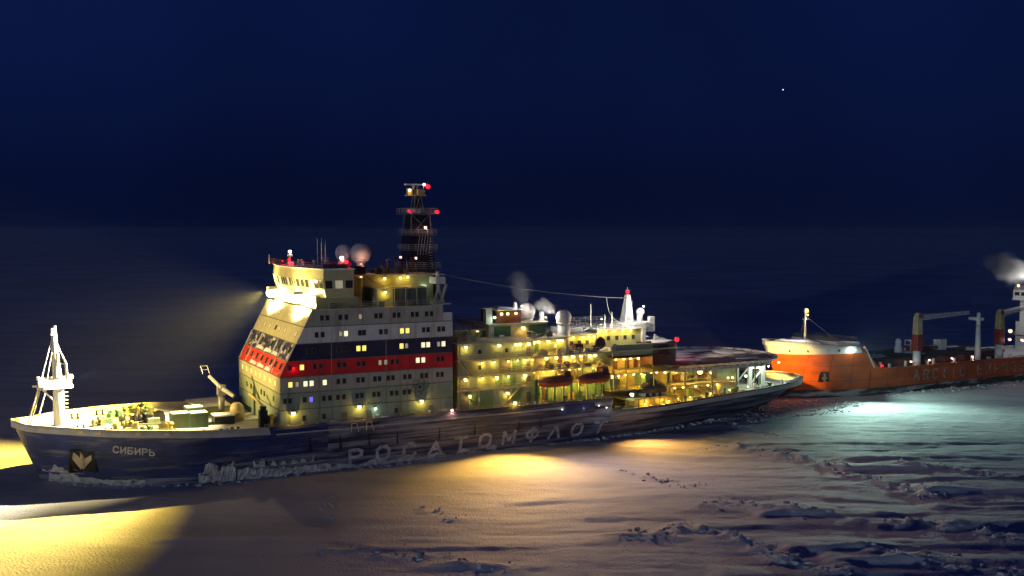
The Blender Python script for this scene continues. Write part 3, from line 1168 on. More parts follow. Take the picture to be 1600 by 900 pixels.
PORT_WIN = {
    5: (24.55, [(47.6, 'd'), (48.7, 'd'), (52.0, 'm'), (53.0, 'w'), (55.6, 'd'), (56.4, 'd'), (59.6, 'd'), (60.6, 'd'), (63.7, 'y'), (64.8, 'y'), (68.0, 'd'), (68.9, 'd'), (71.1, 'd'), (72.0, 'd')]),
    4: (21.75, [(46.1, 'd'), (47.1, 'd'), (51.6, 'd'), (52.6, 'd'), (55.3, 'y'), (56.4, 'y'), (63.6, 'y'), (64.6, 'm'), (67.9, 'w'), (68.9, 'w'), (71.0, 'm'), (72.0, 'w')]),
    3: (18.94, [(42.8, 'd'), (44.9, 'y'), (47.2, 'd'), (48.3, 'd'), (51.6, 'd'), (52.7, 'd'), (55.3, 'd'), (56.3, 'd'), (59.4, 'm'), (60.5, 'm'), (61.8, 'd'), (62.8, 'd'), (66.8, 'w'), (67.9, 'w'), (70.9, 'd'), (71.8, 'd')]),
    2: (16.0, [(42.8, 'y'), (44.0, 'm'), (45.5, 'w'), (46.6, 'w'), (49.0, 'w'), (51.5, 'd'), (52.6, 'd'), (55.2, 'd'), (56.1, 'd'), (58.4, 'd'), (59.3, 'd'), (61.0, 'd'), (61.9, 'd'), (64.2, 'd'), (65.2, 'd'), (67.6, 'd'), (68.5, 'd'), (70.8, 'd'), (71.7, 'd')]),
    1: (13.15, [(41.8, 'd'), (42.7, 'd'), (45.3, 'd'), (46.5, 'b'), (48.8, 'd'), (49.9, 'd'), (51.4, 'd'), (52.5, 'd'), (55.0, 'd'), (55.9, 'd'), (58.2, 'd'), (59.1, 'd'), (61.6, 'd'), (62.6, 'd'), (64.1, 'd'), (65.1, 'd')]),
    0: (9.9, [(45.2, 'd'), (48.8, 'd'), (62.5, 'd')]),
    6: (27.5, [(48.6, 'd'), (49.6, 'd'), (52.0, 'd'), (53.1, 'd'), (55.7, 'm'), (58.7, 'd'), (59.6, 'd'), (62.2, 'd'), (63.1, 'd'), (65.8, 'd'), (66.7, 'd'), (68.6, 'd'), (69.6, 'd')]),
}
for k, (z, lst) in PORT_WIN.items():
    for u, kind in lst:
        big = kind in 'yw'
        window(kind, .72 if big else .56, .92 if big else .84, (u, -TB - .012, z), storey_obj[k])
for k, u, z in ((0, 52.6, 9.3), (0, 57.2, 9.3), (0, 69.4, 9.3)):
    o = MB().box(u - .5, u + .5, -TB - .07, -TB + .01, z - 1.15, z + 1.05).build('door', M['ledge'], storey_obj[k], bevel=.03)
# windows on the face of the tower (the face leans back above the fourth storey)
lean = math.atan2(47.7 - 41.0, 30.6 - 17.3)
FRONT_WIN = {2: (16.0, [(9.0, 'g'), (5.3, 'g'), (1.7, 'g'), (-1.8, 'g'), (-5.5, 'g'), (-9.1, 'g'), (-12.8, 'g'), (12.6, 'g')]),
             1: (13.0, [(9, 'd'), (5.5, 'd'), (-2.4, 'd'), (-4.8, 'd'), (-11.5, 'd')]),
             3: (19.0, [(12, 'd'), (8, 'd'), (4.0, 'd'), (.1, 'd'), (-3.4, 'd'), (-6.6, 'd'), (-10, 'd'), (-13.4, 'd')]),
             4: (21.9, [(12.2, 'd'), (9, 'd'), (5.6, 'd'), (2.4, 'd'), (-1.9, 'd'), (-7.2, 'd'), (-10.6, 'd'), (-14, 'd')]),
             5: (24.6, [(14, 'm'), (9, 'm'), (5, 'm'), (.6, 'd'), (-2.0, 'm'), (-6.1, 'm'), (-13.2, 'm')]),
             6: (27.4, [(12, 'm'), (8, 'm'), (3, 'm'), (-3.5, 'm'), (-8, 'm'), (-13, 'm')])}
for k, (z, lst) in FRONT_WIN.items():
    for v, kind in lst:
        o = window(kind, 1.1 if k in (3, 4) else .8, 1.1 if k in (3, 4) else .85, (front_u(z) - .02, v, z), storey_obj[k])
        o.rotation_euler = (Matrix.Rotation(-math.pi / 2, 3, 'Z') @ Matrix.Rotation(-lean if z > 17.3 else 0, 3, 'X')).to_euler()
# vertical frames and drifted snow shelves on the red and blue faces
for k, z0, z1 in ((3, 17.4, 20.0), (4, 20.2, 22.95)):
    for v in (-15.8, -8.8, 10.4, 15.8) if k == 3 else (-15.8, -9.2, -4.6, 7.4, 15.8):
        b = MB()
        b.beam((front_u(z0) - .06, v, z0), (front_u(z1) - .06, v, z1), .22, .2)
        b.build('front_rib', M['whiteband'] if k == 4 else M['lip'], storey_obj[k])
    for v0, v1 in ((-8.2, -4.2), (-3.6, 1.2), (2.2, 7.4)):
        b = MB()
        zz = z0 + .35
        b.loft([[(front_u(zz) - .28, v0, zz - .2), (front_u(zz) - .28, v1, zz - .3), (front_u(zz) + .2, v1, zz - .3), (front_u(zz) + .2, v0, zz - .2)],
                [(front_u(zz + .55) - .05, v0 + .5, zz + .35), (front_u(zz + .55) - .05, v1 - .4, zz + .45), (front_u(zz + .5) + .3, v1 - .4, zz + .45), (front_u(zz + .5) + .3, v0 + .5, zz + .35)]])
        b.build('drifted_snow', M['snow'], storey_obj[k], bevel=.1)

# atom emblem on the port side
b = MB()
cx_, cz_ = 67.2, 13.9
for a in (0, 60, 120):
    pts = []
    for t in np.linspace(0, 2 * math.pi, 25):
        x, y = 1.9 * math.cos(t), .75 * math.sin(t)
        ca, sa = math.cos(R(a + 15)), math.sin(R(a + 15))
        pts.append((cx_ + x * ca - y * sa, -TB - .05, cz_ + x * sa + y * ca))
    b.path(pts, .04, 4)
b.sphere((cx_, -TB - .03, cz_), .28, 10, 6)
b.build('atom_emblem', M['dark'], ib)
b = MB()
b.box(70.2, 73.6, -TB - .05, -TB + .01, 8.3, 13.6)
b.build('side_door_panel', M['lowgrey'], ib)

# port walkway clutter beside the tower
for k in range(26):
    u = 42.5 + k * 2.6 + rnd.uniform(-.6, .6)
    if u > 107:
        break
    if 92 < u:
        continue
    if rnd.random() < .6:
        locker(u, -16.45, 7.95, rnd.uniform(.6, 1.5), .5, rnd.uniform(.6, 1.35), rnd.choice(['cream', 'pipe', 'snow', 'lip', 'ledge']), 'walkway_locker')
    else:
        vent(u, -16.4, 7.95, rnd.uniform(.7, 1.2), .16, rnd.choice(['white', 'cream']))
railing(ib, [(38, -16.75, 8.95), (108.6, -16.75, 8.95)], h=.55, r=.04, rails=2, step=2.6, mat_='bulwark')

# ------------------------------------------------------------------ wheelhouse
MB().prism([(48.0, -14.5), (48.0, 14.5), (56, 14.5), (56, -14.5)], 29.08, 31.25).build('wheelhouse_base', M['cream'], ib)


def wh_plan(g, back=54.2):
    return [(47.0 - g, -6.5), (47.0 - g, 6.5), (48.9 - g * .7, 17.0 + g * .5), (back, 17.0 + g * .5), (back, -17.0 - g * .5), (48.9 - g * .7, -17.0 - g * .5)]


whz = [(31.25, -.25), (32.55, .15), (34.35, .55), (36.0, .35)]
b = MB()
b.loft([[(x, y, z) for x, y in wh_plan(g)] for z, g in whz])
wh = b.build('wheelhouse', M['towerfront'], ib)
b = MB()
b.prism(wh_plan(-.3, 54.5), 31.06, 31.24)
b.build('wing_floor', M['lip'], wh)
MB().prism(wh_plan(.55, 54.4), 36.0, 36.25).build('wheelhouse_roof', M['snow'], wh)


def slanted_window(p0, p1, za, zb, ga, gb, off, kind='d', shrink=.12):
    """window pane between two plan points on the leaning wheelhouse wall"""
    (x0, y0), (x1, y1) = p0, p1


for side_i, n in (((0, 1), 9), ((1, 2), 6), ((5, 0), 6), ((4, 5), 3)):
    pl0, pl1 = wh_plan(.17), wh_plan(.53)
    a0, b0 = Vector(pl0[side_i[0]]), Vector(pl0[side_i[1]])
    a1, b1 = Vector(pl1[side_i[0]]), Vector(pl1[side_i[1]])
    nrm = Vector(((b0 - a0).y, -(b0 - a0).x)).normalized()
    ctr = Vector((51, 0))
    if (a0 - ctr).dot(nrm) < 0:
        nrm = -nrm
    for k in range(n):
        t0, t1 = (k + .1) / n, (k + .9) / n
        b = MB()
        q = []
        for (A0, B0, zz) in ((a0, b0, 32.7), (a1, b1, 34.2)):
            for t in (t0, t1):
                p = A0.lerp(B0, t) + nrm * .035
                q.append((p.x, p.y, zz))
        b.cur = 0
        b.face([q[0], q[1], q[3], q[2]])
        b.cur = 1
        for e0, e1 in ((0, 1), (1, 3), (3, 2), (2, 0)):
            b.beam(q[e0], q[e1], .10, .10)
        b.build('bridge_window', [M['glass'] if (k + n) % 4 else M['win_d'], M['lip']], wh)
# roof fittings on the wheelhouse
railing(ib, [(47.2, -16.2, 36.25), (46.4, -6.4, 36.25), (46.4, 6.4, 36.25), (47.2, 16.2, 36.25), (54.0, 16.4, 36.25), (54.0, -16.4, 36.25)], closed=True, r=.04, mat_='darkred')
b = MB()
for (u, v, h) in ((51.5, -4, 5.3), (52.6, -3.2, 5.3), (50.3, -10.5, 4.6)):
    b.tube((u, v, 36.2), (u, v, 36.2 + h), .06, 5, .03)
b.tube((47.4, 16.0, 36.2), (47.4, 16.0, 38.1), .07, 5)
split_build(b, 'whip_antenna', M['white'], ib, 1)
b = MB()
b.tube((52.4, -6.2, 36.2), (52.4, -6.2, 37.2), .5, 10, .22)
b.tube((52.4, -6.2, 37.2), (52.4, -6.2, 41.2), .20, 8, .03)
for k in range(3):
    b.box(52.0, 52.8, -6.9, -5.5, 36.8 + k * .5, 36.88 + k * .5)
b.build('antenna_spike', M['white'], ib)
for (u, v, h) in ((48.5, 4.2, 2.2), (52.8, -14.6, 1.6)):
    b = MB()
    b.tube((u, v, 36.2), (u, v, 36.2 + h), .12, 6)
    b.box(u - .6, u + .6, v - .6, v + .6, 36.2, 36.9)
    b.box(u - .4, u + .4, v - .4, v + .4, 36.2 + h - .4, 36.2 + h)
    b.build('signal_light_stand', M['white'], ib)
for k in range(9):
    vent(rnd.uniform(48.5, 53.4), rnd.uniform(-14.5, 14.5), 36.2, rnd.uniform(.4, 1.0), .2, 'white')
MB().box(50.0, 53.5, -15.8, -12.2, 36.25, 37.0).build('roof_locker', M['darkred'], ib)

# radomes on the wheelhouse roof
for u, v, z, r_ in ((58.2, 0.5, 38.6, 1.75), (60.7, -1.8, 38.5, 2.05)):
    b = MB()
    b.sphere((u, v, z), r_, 20, 14)
    o = b.build('radome', M['radome'], ib)
    b = MB()
    b.tube((u, v, 34.6), (u, v, z - r_ + .35), .65, 10, .8)
    b.tube((u, v, z - r_ * .62), (u, v, z - r_ * .50), r_ * .88, 20)
    b.build('radome_pedestal', M['radome'], o)

# houses behind the wheelhouse
MB().box(54.3, 72.6, -9.8, 9.8, 29.08, 34.5).build('mast_house', M['cream'], ib)
MB().box(54.2, 73.2, -10.3, 10.3, 34.5, 34.75).build('mast_house_roof', M['lip'], ib)
MB().prism([(54.3, -14.2), (56.6, -14.2), (58.4, -9.9), (54.3, -9.9)], 29.08, 34.3).build('sloped_screen', M['yellow'], ib)  # yellow colour stands in for lamplight on this angled wall
MB().box(59.4, 62.6, -14.6, -9.9, 29.08, 32.3).build('side_house', M['cream'], ib)
MB().box(59.0, 69.6, -15.0, -9.7, 32.3, 32.5).build('side_house_roof', M['lip'], ib)
MB().box(62.6, 69.4, -14.2, -9.9, 29.08, 32.28).build('shadowed_bay', M['ledge'], ib)  # solid block, the bay's shade put into its dark colour
b = MB()
for u in (62.8, 65, 67.2, 69.3):
    b.tube((u, -14.8, 29.1), (u, -14.8, 32.3), .08, 5)
b.tube((58, -11.2, 34.6), (61.2, -13.8, 32.6), .09, 5)
split_build(b, 'stanchion', M['cream'], ib, 1)
railing(ib, [(50, -15.6, 29.07), (71.4, -15.6, 29.07), (71.4, 15.6, 29.07)], r=.04, mat_='lip')
railing(ib, [(55, -10.1, 34.75), (73, -10.1, 34.75)], r=.04, mat_='steel')
for k in range(12):
    u = rnd.uniform(56, 69)
    locker(u, rnd.uniform(-9, -4), 34.75, rnd.uniform(.6, 1.8), rnd.uniform(.5, 1.2), rnd.uniform(.5, 1.6), rnd.choice(['steel', 'ledge', 'cream', 'mastblack']), 'roof_box')
for k in range(6):
    u = rnd.uniform(62, 70)
    vent(u, rnd.uniform(-9, -2), 34.75, rnd.uniform(1.0, 3.0), .2, rnd.choice(['steel', 'mastblack']))
for k in range(7):
    locker(51 + k * 2.9 + rnd.uniform(-.5, .5), -15.2, 29.08, rnd.uniform(.5, 1.1), .5, rnd.uniform(.5, 1.1), rnd.choice(['steel', 'cream', 'ledge']), 'side_locker')
# aft gallery with ladders below the mast
MB().box(69.8, 73.8, -15.6, -8, 29.08, 29.3).build('aft_gallery', M['lip'], ib)
b = MB()
b.beam((70.6, -14.6, 29.2), (72.0, -14.2, 32.8), .12, .5)
b.beam((72.0, -14.6, 29.2), (73.4, -14.2, 32.8), .12, .5)
b.beam((73.2, -13.6, 29.2), (71.9, -13.4, 32.8), .12, .5)
split_build(b, 'ladder', M['lip'], ib, 1)
MB().box(71.6, 73.6, -13.5, -10.2, 32.9, 34.2).build('winch_platform', M['white'], ib, bevel=.1)
b = MB()
b.tube((72.6, -12, 34.2), (72.6, -12, 35.2), .4, 8)
b.box(72.0, 73.4, -13.4, -11, 34.6, 34.75)
b.build('aft_searchlight_stand', M['white'], ib)
MB().box(71.9, 73.9, -15.9, -12, 26.05, 27.6).build('aft_bulwark', M['whiteband'], ib)

# ------------------------------------------------------------------ main mast
MC = (73.3, 0.0)


def sq(h, z, cx=MC[0], cy=MC[1]):
    return [(cx - h, cy - h, z), (cx + h, cy - h, z), (cx + h, cy + h, z), (cx - h, cy + h, z)]


b = MB()
b.loft([sq(3.0, 29.08), sq(2.8, 34.8), sq(2.35, 42.0)])
b.loft([sq(2.0, 42.0), sq(1.7, 46.0)])
b.loft([sq(.8, 46.2), sq(.55, 49.9)])
mast = b.build('mast_trunk', M['mastblack'], ib)
b = MB()
for sx in (-1, 1):
    for sy in (-1, 1):
        b.tube((MC[0] + sx * 2.3, sy * 2.3, 42), (MC[0] + sx * 1.9, sy * 1.9, 46.2), .16, 6)
        b.tube((MC[0] + sx * 2.3, sy * 2.3, 42), (MC[0] - sx * 1.9, sy * 1.9, 46.2), .08, 5)
        b.tube((MC[0] + sx * 1.1, sy * 1.1, 46.2), (MC[0] + sx * .6, sy * .6, 50.2), .12, 6)
        b.tube((MC[0] + sx * 1.1, sy * 1.1, 46.2), (MC[0] - sx * .6, sy * .6, 50.2), .07, 5)
b.tube((MC[0], 0, 46), (MC[0], 0, 52.0), .42, 8, .25)
b.build('mast_lattice', M['steel'], ib)
for z, h in ((39.0, 3.1), (42.0, 3.0), (46.2, 3.2), (35.4, 3.6)):
    MB().loft([sq(h, z), sq(h, z + .15)]).build('mast_platform', M['steel'], ib)
    railing(ib, [p for p in sq(h - .05, z + .15)], closed=True, r=.04, mat_='net' if z < 45 else 'lip', step=1.5)
b = MB()
b.box(MC[0] - 3.2, MC[0] - .4, -3.0, -2.4, 46.4, 47.3)
b.box(MC[0] + 2.0, MC[0] + 4.4, -.4, .4, 46.3, 46.55)
split_build(b, 'mast_signal_box', M['net'], ib)
b = MB()
b.box(MC[0] - 2.6, MC[0] + .8, -.35, .35, 52.0, 52.3)
b.tube((MC[0] - .8, 0, 51.2), (MC[0] - .8, 0, 52.0), .3, 8)
b.build('radar_scanner', M['white'], ib)
b = MB()
b.box(MC[0] - 2.4, MC[0] + 1.8, -.8, .8, 49.9, 50.05)
b.box(MC[0] - 2.0, MC[0] - 1.2, -.6, .6, 50.05, 51.4)
b.box(MC[0] - .2, MC[0] + .7, -1.1, 1.1, 50.05, 51.2)
b.box(MC[0] + .9, MC[0] + 1.5, -.6, .6, 50.05, 50.9)
b.tube((MC[0] + 1.4, 0, 50), (MC[0] + 1.4, 0, 52.6), .08, 6)
b.build('masthead_gear', M['cream2'], ib)
b = MB()
b.box(MC[0] - 1.2, MC[0] + 1.3, -3.02, -2.8, 34.2, 38.2)
b.build('mast_door_recess', M['dark'], mast)
b = MB()
for k in range(5):
    b.tube((MC[0] - 1.0 + k * .6, -2.6, 38.2), (MC[0] - .5 + k * .6, -2.6, 41.9), .05, 4)
for k in range(11):
    b.box(MC[0] + 1.4, MC[0] + 2.2, -2.85, -2.78, 35.8 + k * .55, 35.9 + k * .55)
split_build(b, 'mast_cable', M['net'], mast)

MB().box(72.0, 76.6, -3.2, 3.2, 17.9, 29.05).build('mast_casing', M['mastblack'], ib)

# ------------------------------------------------------------------ midship superstructure
def storey(u0, u1, v, z0, z1, m='cream', name='deckhouse_storey'):
    return MB().box(u0, u1, -v, v, z0, z1).build(name, M[m], ib)


def slab(u0, u1, v, z, m='lip', t=.22):
    return MB().box(u0, u1, -v, v, z, z + t).build('deck_slab', M[m], ib)


FW = []
for z0, z1 in ((7.9, 12.2), (12.42, 15.0), (15.22, 18.0), (18.22, 21.2)):
    FW.append(storey(75.5, 92.0, 14.6, z0, z1, 'cream' if z0 < 18 else 'lowgrey'))
for z in (12.2, 15.0, 18.0, 21.2):
    slab(75.2, 92.1 if z > 21 else 92.3, 15.35, z)
for k, z in enumerate((10.4, 13.6, 16.6, 19.6)):
    for u in (80.2, 86.0):
        if (k, u) not in ((0, 86.0), (1, 80.2)):
            window('d' if (k * 7 + int(u)) % 5 else 'm', .6, .8, (u, -14.612, z), FW[k])
    MB().box(90.4, 91.3, -14.68, -14.58, z - 1.3, z + .7).build('door', M['ledge'], FW[k])
    railing(ib, [(75.4, -15.2, z + 1.63 if k < 3 else 21.42), (92, -15.2, z + 1.63 if k < 3 else 21.42)], h=1.0, r=.06, step=2.0, mat_='lip')
pm = random.Random(4)
for k, (z0, z1) in enumerate(((7.9, 12.2), (12.42, 15.0), (15.22, 18.0), (18.22, 21.2))):
    u = 76.0
    while u < 89.5:
        w = pm.uniform(1.4, 3.4)
        if pm.random() < .62:
            MB().box(u, u + w, -14.68, -14.58, z0 + .1, z1 - .12).build('wall_panel', M[pm.choice(['lowgrey', 'lowgrey', 'contgreen', 'ledge'])], FW[k])
        u += w + pm.uniform(.1, .5)
# inclined ladders on the forward block
b = MB()
b.beam((76.0, -15.6, 12.4), (79.6, -15.6, 9.0), .5, .12)
b.beam((75.8, -15.5, 18.2), (77.9, -15.5, 15.3), .5, .12)
b.beam((84.9, -15.9, 9.0), (88.0, -15.9, 12.2), .5, .12)
split_build(b, 'ladder', M['steel'], ib, 1)

BW = []
for z0, z1, v, ua in ((7.9, 12.2, 11.2, 110.0), (12.42, 15.0, 12.4, 110.0), (15.22, 18.0, 12.4, 112.0), (18.22, 21.2, 11.8, 101.2)):
    BW.append(storey(92.35, ua, v, z0, z1, 'cream' if z0 > 10 else 'contgreen'))
for z, v, ua in ((12.2, 14.9, 110), (15.0, 14.6, 110.4), (18.0, 15.35, 127), (21.2, 12.8, 101.6)):
    slab(92.36, ua, v, z)
for k, (z, v) in enumerate(((9.8, 11.2), (13.5, 12.4), (16.5, 12.4), (19.6, 11.8))):
    for j, u in enumerate(np.arange(94.2, 109 if k < 3 else 101, 2.2)):
        if (j + k) % 4 == 3:
            MB().box(u - .45, u + .45, -v - .06, -v + .02, z - 1.3, z + .7).build('door', M['green' if k % 2 else 'ledge'], BW[k])
        elif (j + k) % 4 == 1:
            window('m', .62, .8, (u, -v - .012, z), BW[k])
for k, (z0, z1, v, ua) in enumerate(((7.9, 12.2, 11.2, 109.5), (12.42, 15.0, 12.4, 109.5), (15.22, 18.0, 12.4, 111), (18.22, 21.2, 11.8, 100.8))):
    u = 92.8
    while u < ua - 2:
        w = pm.uniform(.9, 2.6)
        if pm.random() < .55:
            MB().box(u, min(u + w, ua), -v - .05, -v + .02, z0 + .1, z1 - .12).build('wall_panel', M[pm.choice(['lowgrey', 'contgreen', 'ledge', 'pipe', 'darkred', 'lip'])], BW[k])
        u += w + pm.uniform(.2, .8)
railing(ib, [(92.4, -15.2, 18.22), (109, -15.2, 18.22)], h=1.0, r=.06, step=2.0, mat_='lip')
railing(ib, [(92.4, -14.5, 15.22), (110, -14.5, 15.22)], h=1.0, r=.06, step=2.0, mat_='lip')
# pipes, lockers and posts in the open gallery under the lifeboats
for k, u in enumerate(np.arange(92.9, 109, 1.9)):
    b = MB()
    b.box(u - .16, u + .16, -15.1, -14.7, 7.95, 12.2)
    b.build('gallery_post', M['green' if k % 3 else 'cream'], ib)
for k in range(14):
    u = 93 + k * 1.12
    r_ = rnd.random()
    if r_ < .35:
        locker(u, -15.5, 7.95, .9, .8, rnd.uniform(.7, 1.5), rnd.choice(['yellow', 'darkred', 'cream', 'green']), 'gallery_locker')
    elif r_ < .7:
        vent(u, -15.6, 7.95, rnd.uniform(.8, 1.6), .22, rnd.choice(['yellow', 'dark', 'cream']))
    else:
        locker(u, -12.4, 7.95, 1.0, .8, rnd.uniform(1.2, 2.2), rnd.choice(['yellow', 'green', 'cream']), 'gallery_cabinet')

# houses on the roof of the midship block
storey(78.2, 85.0, 6.5, 21.42, 23.0, 'cream', 'roof_house')
slab(77.9, 85.3, 6.9, 23.0, 'snow')
rh = storey(85.4, 98.6, 8.0, 21.42, 24.0, 'lip', 'roof_house')
slab(85.2, 98.9, 8.3, 24.0, 'lip')
MB().box(94.4, 98.4, -8.25, -8.0, 21.8, 23.7).build('green_shutter', M['green'], rh)
MB().box(86.6, 90.2, -8.25, -8.0, 21.6, 23.6).build('green_shutter', M['green'], rh)
MB().box(87.2, 92.8, -7.8, -.5, 24.22, 26.8).build('funnel_house', M['darkred'], ib)
b = MB()
b.box(87.0, 93.0, -8.0, -.3, 26.8, 27.0)
b.loft([[(87.4, -7.4, 27.0), (92.4, -7.4, 27.0), (92.4, -.8, 27.0), (87.4, -.8, 27.0)], [(88.4, -6.4, 27.5), (91, -6.4, 27.4), (91, -1.8, 27.4), (88.4, -1.8, 27.5)]])
b.build('funnel_house_snow_cap', M['snow'], ib)
b = MB()
b.tube((92.0, -6.6, 27.0), (92.0, -6.6, 28.4), .5, 10, .3)
b.tube((99.6, -4, 24.2), (99.6, -4, 26.0), .55, 10)
split_build(b, 'exhaust_stack', M['white'], ib, 1)
b = MB()
b.box(84.8, 86.2, -8.0, -6.6, 24.22, 27.3)
b.box(84.2, 86.6, -8.2, -6.4, 27.3, 27.5)
b.build('vent_tower', M['white'], ib)
railing(ib, [(78, -6.7, 23.2), (85.2, -6.7, 23.2)], r=.035, mat_='lip', step=1.6)
railing(ib, [(81, -7.2, 23.25), (83.2, -7.2, 23.25)], h=1.7, r=.05, mat_='steel', step=.8)
railing(ib, [(93, -8.2, 24.2), (98.7, -8.2, 24.2)], r=.035, mat_='lip', step=1.5)
for (u, v, z, r_, zb, pr) in ((95.6, -5.0, 26.3, 1.78, 24.2, 1.25), (102.6, -8.2, 24.95, 1.65, 18.2, 1.25)):
    b = MB()
    b.sphere((u, v, z), r_, 20, 14)
    o = b.build('radome', M['radome'], ib)
    b = MB()
    b.tube((u, v, zb), (u, v, z - r_ * .75), pr, 14)
    b.tube((u, v, z - r_ * .78), (u, v, z - r_ * .62), pr * 1.25, 16)
    b.build('radome_pedestal', M['white'], o)
for k in range(10):
    vent(rnd.uniform(76.5, 84), rnd.uniform(-13.5, -7.6), 21.42, rnd.uniform(.6, 1.4), rnd.uniform(.18, .4), rnd.choice(['cream', 'yellow', 'lip']))
for k in range(8):
    locker(rnd.uniform(86, 100), rnd.uniform(-11.6, -9), 21.42, rnd.uniform(.6, 1.6), .8, rnd.uniform(.5, 1.2), rnd.choice(['cream', 'lip', 'ledge', 'white']), 'roof_box')
for k in range(14):
    u_ = rnd.uniform(76, 100)
    b = MB()
    h_ = rnd.uniform(1.2, 3.4)
    b.tube((u_, rnd.uniform(-11, -3), 21.4), (u_, rnd.uniform(-11, -3), 21.4 + h_), .07, 5)
    b.build('roof_pole', M[rnd.choice(['white', 'lip', 'steel'])], ib)
for k in range(18):
    locker(rnd.uniform(93, 121), rnd.uniform(-14.6, -13.0), 18.22, rnd.uniform(.5, 1.3), .6, rnd.uniform(.5, 1.4), rnd.choice(['cream', 'lip', 'ledge', 'darkred', 'white']), 'deck_box')
for k in range(10):
    locker(rnd.uniform(93, 109), -13.6, 15.22, rnd.uniform(.5, 1.2), .6, rnd.uniform(.6, 1.5), rnd.choice(['cream', 'ledge', 'darkred', 'green']), 'deck_box')
MB().sphere((79.4, -10.0, 22.0), 1.3, 14, 8, sz=.7).build('tank_dome', M['cream'], ib)

# white deckhouse with aerials ahead of the hangar
g1 = storey(103.6, 110.4, 8.4, 18.22, 21.1, 'cream', 'radio_house')
slab(103.3, 110.6, 8.9, 21.1, 'white')
g2 = storey(110.6, 122.6, 8.4, 18.22, 21.9, 'cream', 'radio_house')
slab(110.4, 123.0, 8.9, 21.9, 'white')
for u in np.arange(111.4, 121, 2.1):
    window('d', .7, .8, (u, -8.412, 20.1), g2)
for u in np.arange(104.4, 109.6, 1.9):
    window('d', .7, .8, (u, -8.412, 19.5), g1)
railing(ib, [(110.6, -8.8, 22.12), (122.8, -8.8, 22.12), (122.8, 8.8, 22.12), (110.6, 8.8, 22.12)], closed=True, r=.06, mat_='white', step=1.4)
b = MB()
b.box(103.6, 108.4, -6.4, -1.0, 21.32, 22.5)
b.box(104.4, 106.6, -6.6, -6.4, 21.5, 22.3)
b.build('roof_hatch', M['white'], ib, bevel=.15)
b = MB()
for (u, v, h) in ((110.2, -6.6, 5.4), (113.2, -7.4, 3.2), (115.0, -7.4, 3.6)):
    b.tube((u, v, 22), (u, v, 22 + h), .13, 6, .10)
    b.tube((u, v, 22), (u, v, 23), .25, 6)
b.tube((110.2, -6.6, 22.4), (107.6, -6.6, 21.6), .16, 6)
split_build(b, 'whip_antenna', M['white'], ib, 1)
b = MB()
b.loft([[(120.6 + a * 1.2, -4.6 + c * 1.2, 22.1) for a, c in ((-1, -1), (1, -1), (1, 1), (-1, 1))],
        [(120.8 + a * .62, -4.6 + c * .62, 27.4) for a, c in ((-1, -1), (1, -1), (1, 1), (-1, 1))],
        [(120.8 + a * .45, -4.6 + c * .45, 29.0) for a, c in ((-1, -1), (1, -1), (1, 1), (-1, 1))]])
b.tube((120.8, -4.6, 29), (120.8, -4.6, 30.6), .08, 5)
b.build('aft_mast', M['white'], ib)
b = MB()
for k in range(9):
    b.box(121.4, 121.7, -5.4, -3.8, 22.6 + k * .6, 22.72 + k * .6)
b.build('aft_mast_rungs', M['steel'], ib)
b = MB()
b.tube((123.8, -5.2, 18.2), (123.8, -5.2, 24.2), .16, 8)
b.sphere((123.8, -5.2, 25.1), .95, 16, 10)
b.build('satellite_dome', M['white'], ib)
b = MB()
b.box(118.2, 124.4, -8.2, -2.0, 22.12, 23.2)
b.box(122.4, 125.8, -8.0, 0, 21.0, 22.9)
b.tube((122.4, -7.0, 23.2), (122.4, -7.0, 24.6), .65, 10)
b.box(124.6, 126.0, -7.6, -6.8, 22.9, 24.2)
b.box(121.8, 122.8, -8.9, -8.0, 18.3, 22.0)
b.build('mast_foot_house', M['white'], ib, bevel=.08)
b = MB()
for k in range(6):
    u = 124.6 + k * .55
    b.tube((u, -9.0 + .3 * k, 18.2), (u + .3, -9.0 + .3 * k, 20.6 - .25 * k), .10, 5)
    b.tube((u, -9.0, 19.4 - .1 * k), (u + .6, -9.0, 20.0 - .1 * k), .10, 5)
b.build('pipe_bracket', M['white'], ib)

# dark satellite dish and dark box on the 18 m deck
b = MB()
b.loft([[(108.6 + r_ * math.cos(a), -12.9 + off, 19.7 + r_ * math.sin(a)) for a in np.linspace(0, 2 * math.pi, 18, False)] for r_, off in ((.25, .55), (.9, .25), (1.28, -.1), (1.15, -.16), (.3, .25))], smooth=True)
b.tube((108.6, -12.5, 18.2), (108.6, -12.4, 19.4), .16, 6)
b.build('satellite_dish', M['darkred'], ib)
MB().box(102.2, 104.2, -13.6, -12.2, 18.22, 19.9).build('dark_cabinet', M['darkred'], ib, bevel=.2)
MB().box(104.8, 106.6, -14.4, -13.2, 18.22, 18.9).build('hose_box', M['darkred'], ib, bevel=.1)

# hangar and the lit galleries on its port side
MB().box(110.6, 122.0, -14.6, -14.3, 17.0, 19.3).build('gallery_bulwark', M['cream'], ib)
MB().box(110.6, 125.0, -14.9, -9.6, 16.55, 16.95).build('brown_canopy', M['darkred'], ib)
hang = MB().box(110.7, 128.2, -9.4, 9.4, 6.0, 17.9).build('hangar', M['pipe'], ib)
MB().prism([(120.6, -14.6), (124.6, -14.6), (128.6, -11.8), (128.6, 11.8), (120.6, 11.8)], 14.6, 19.0).build('hangar_block', M['darkred'], ib)
MB().prism([(122.6, -13.8), (124.4, -13.8), (128.2, -11.4), (128.2, 11.4), (122.6, 11.4)], 19.0, 19.25).build('hangar_block_snow', M['snow'], ib)
slab(110.5, 127.4, 14.8, 13.1)
slab(110.5, 126.4, 14.0, 9.6, 'pipe')
b = MB()
for u in (111, 114.2, 117.6, 121, 124.4):
    b.box(u - .1, u + .1, -14.6, -14.4, 9.8, 13.1)
    b.box(u - .1, u + .1, -14.3, -14.1, 13.3, 16.6)
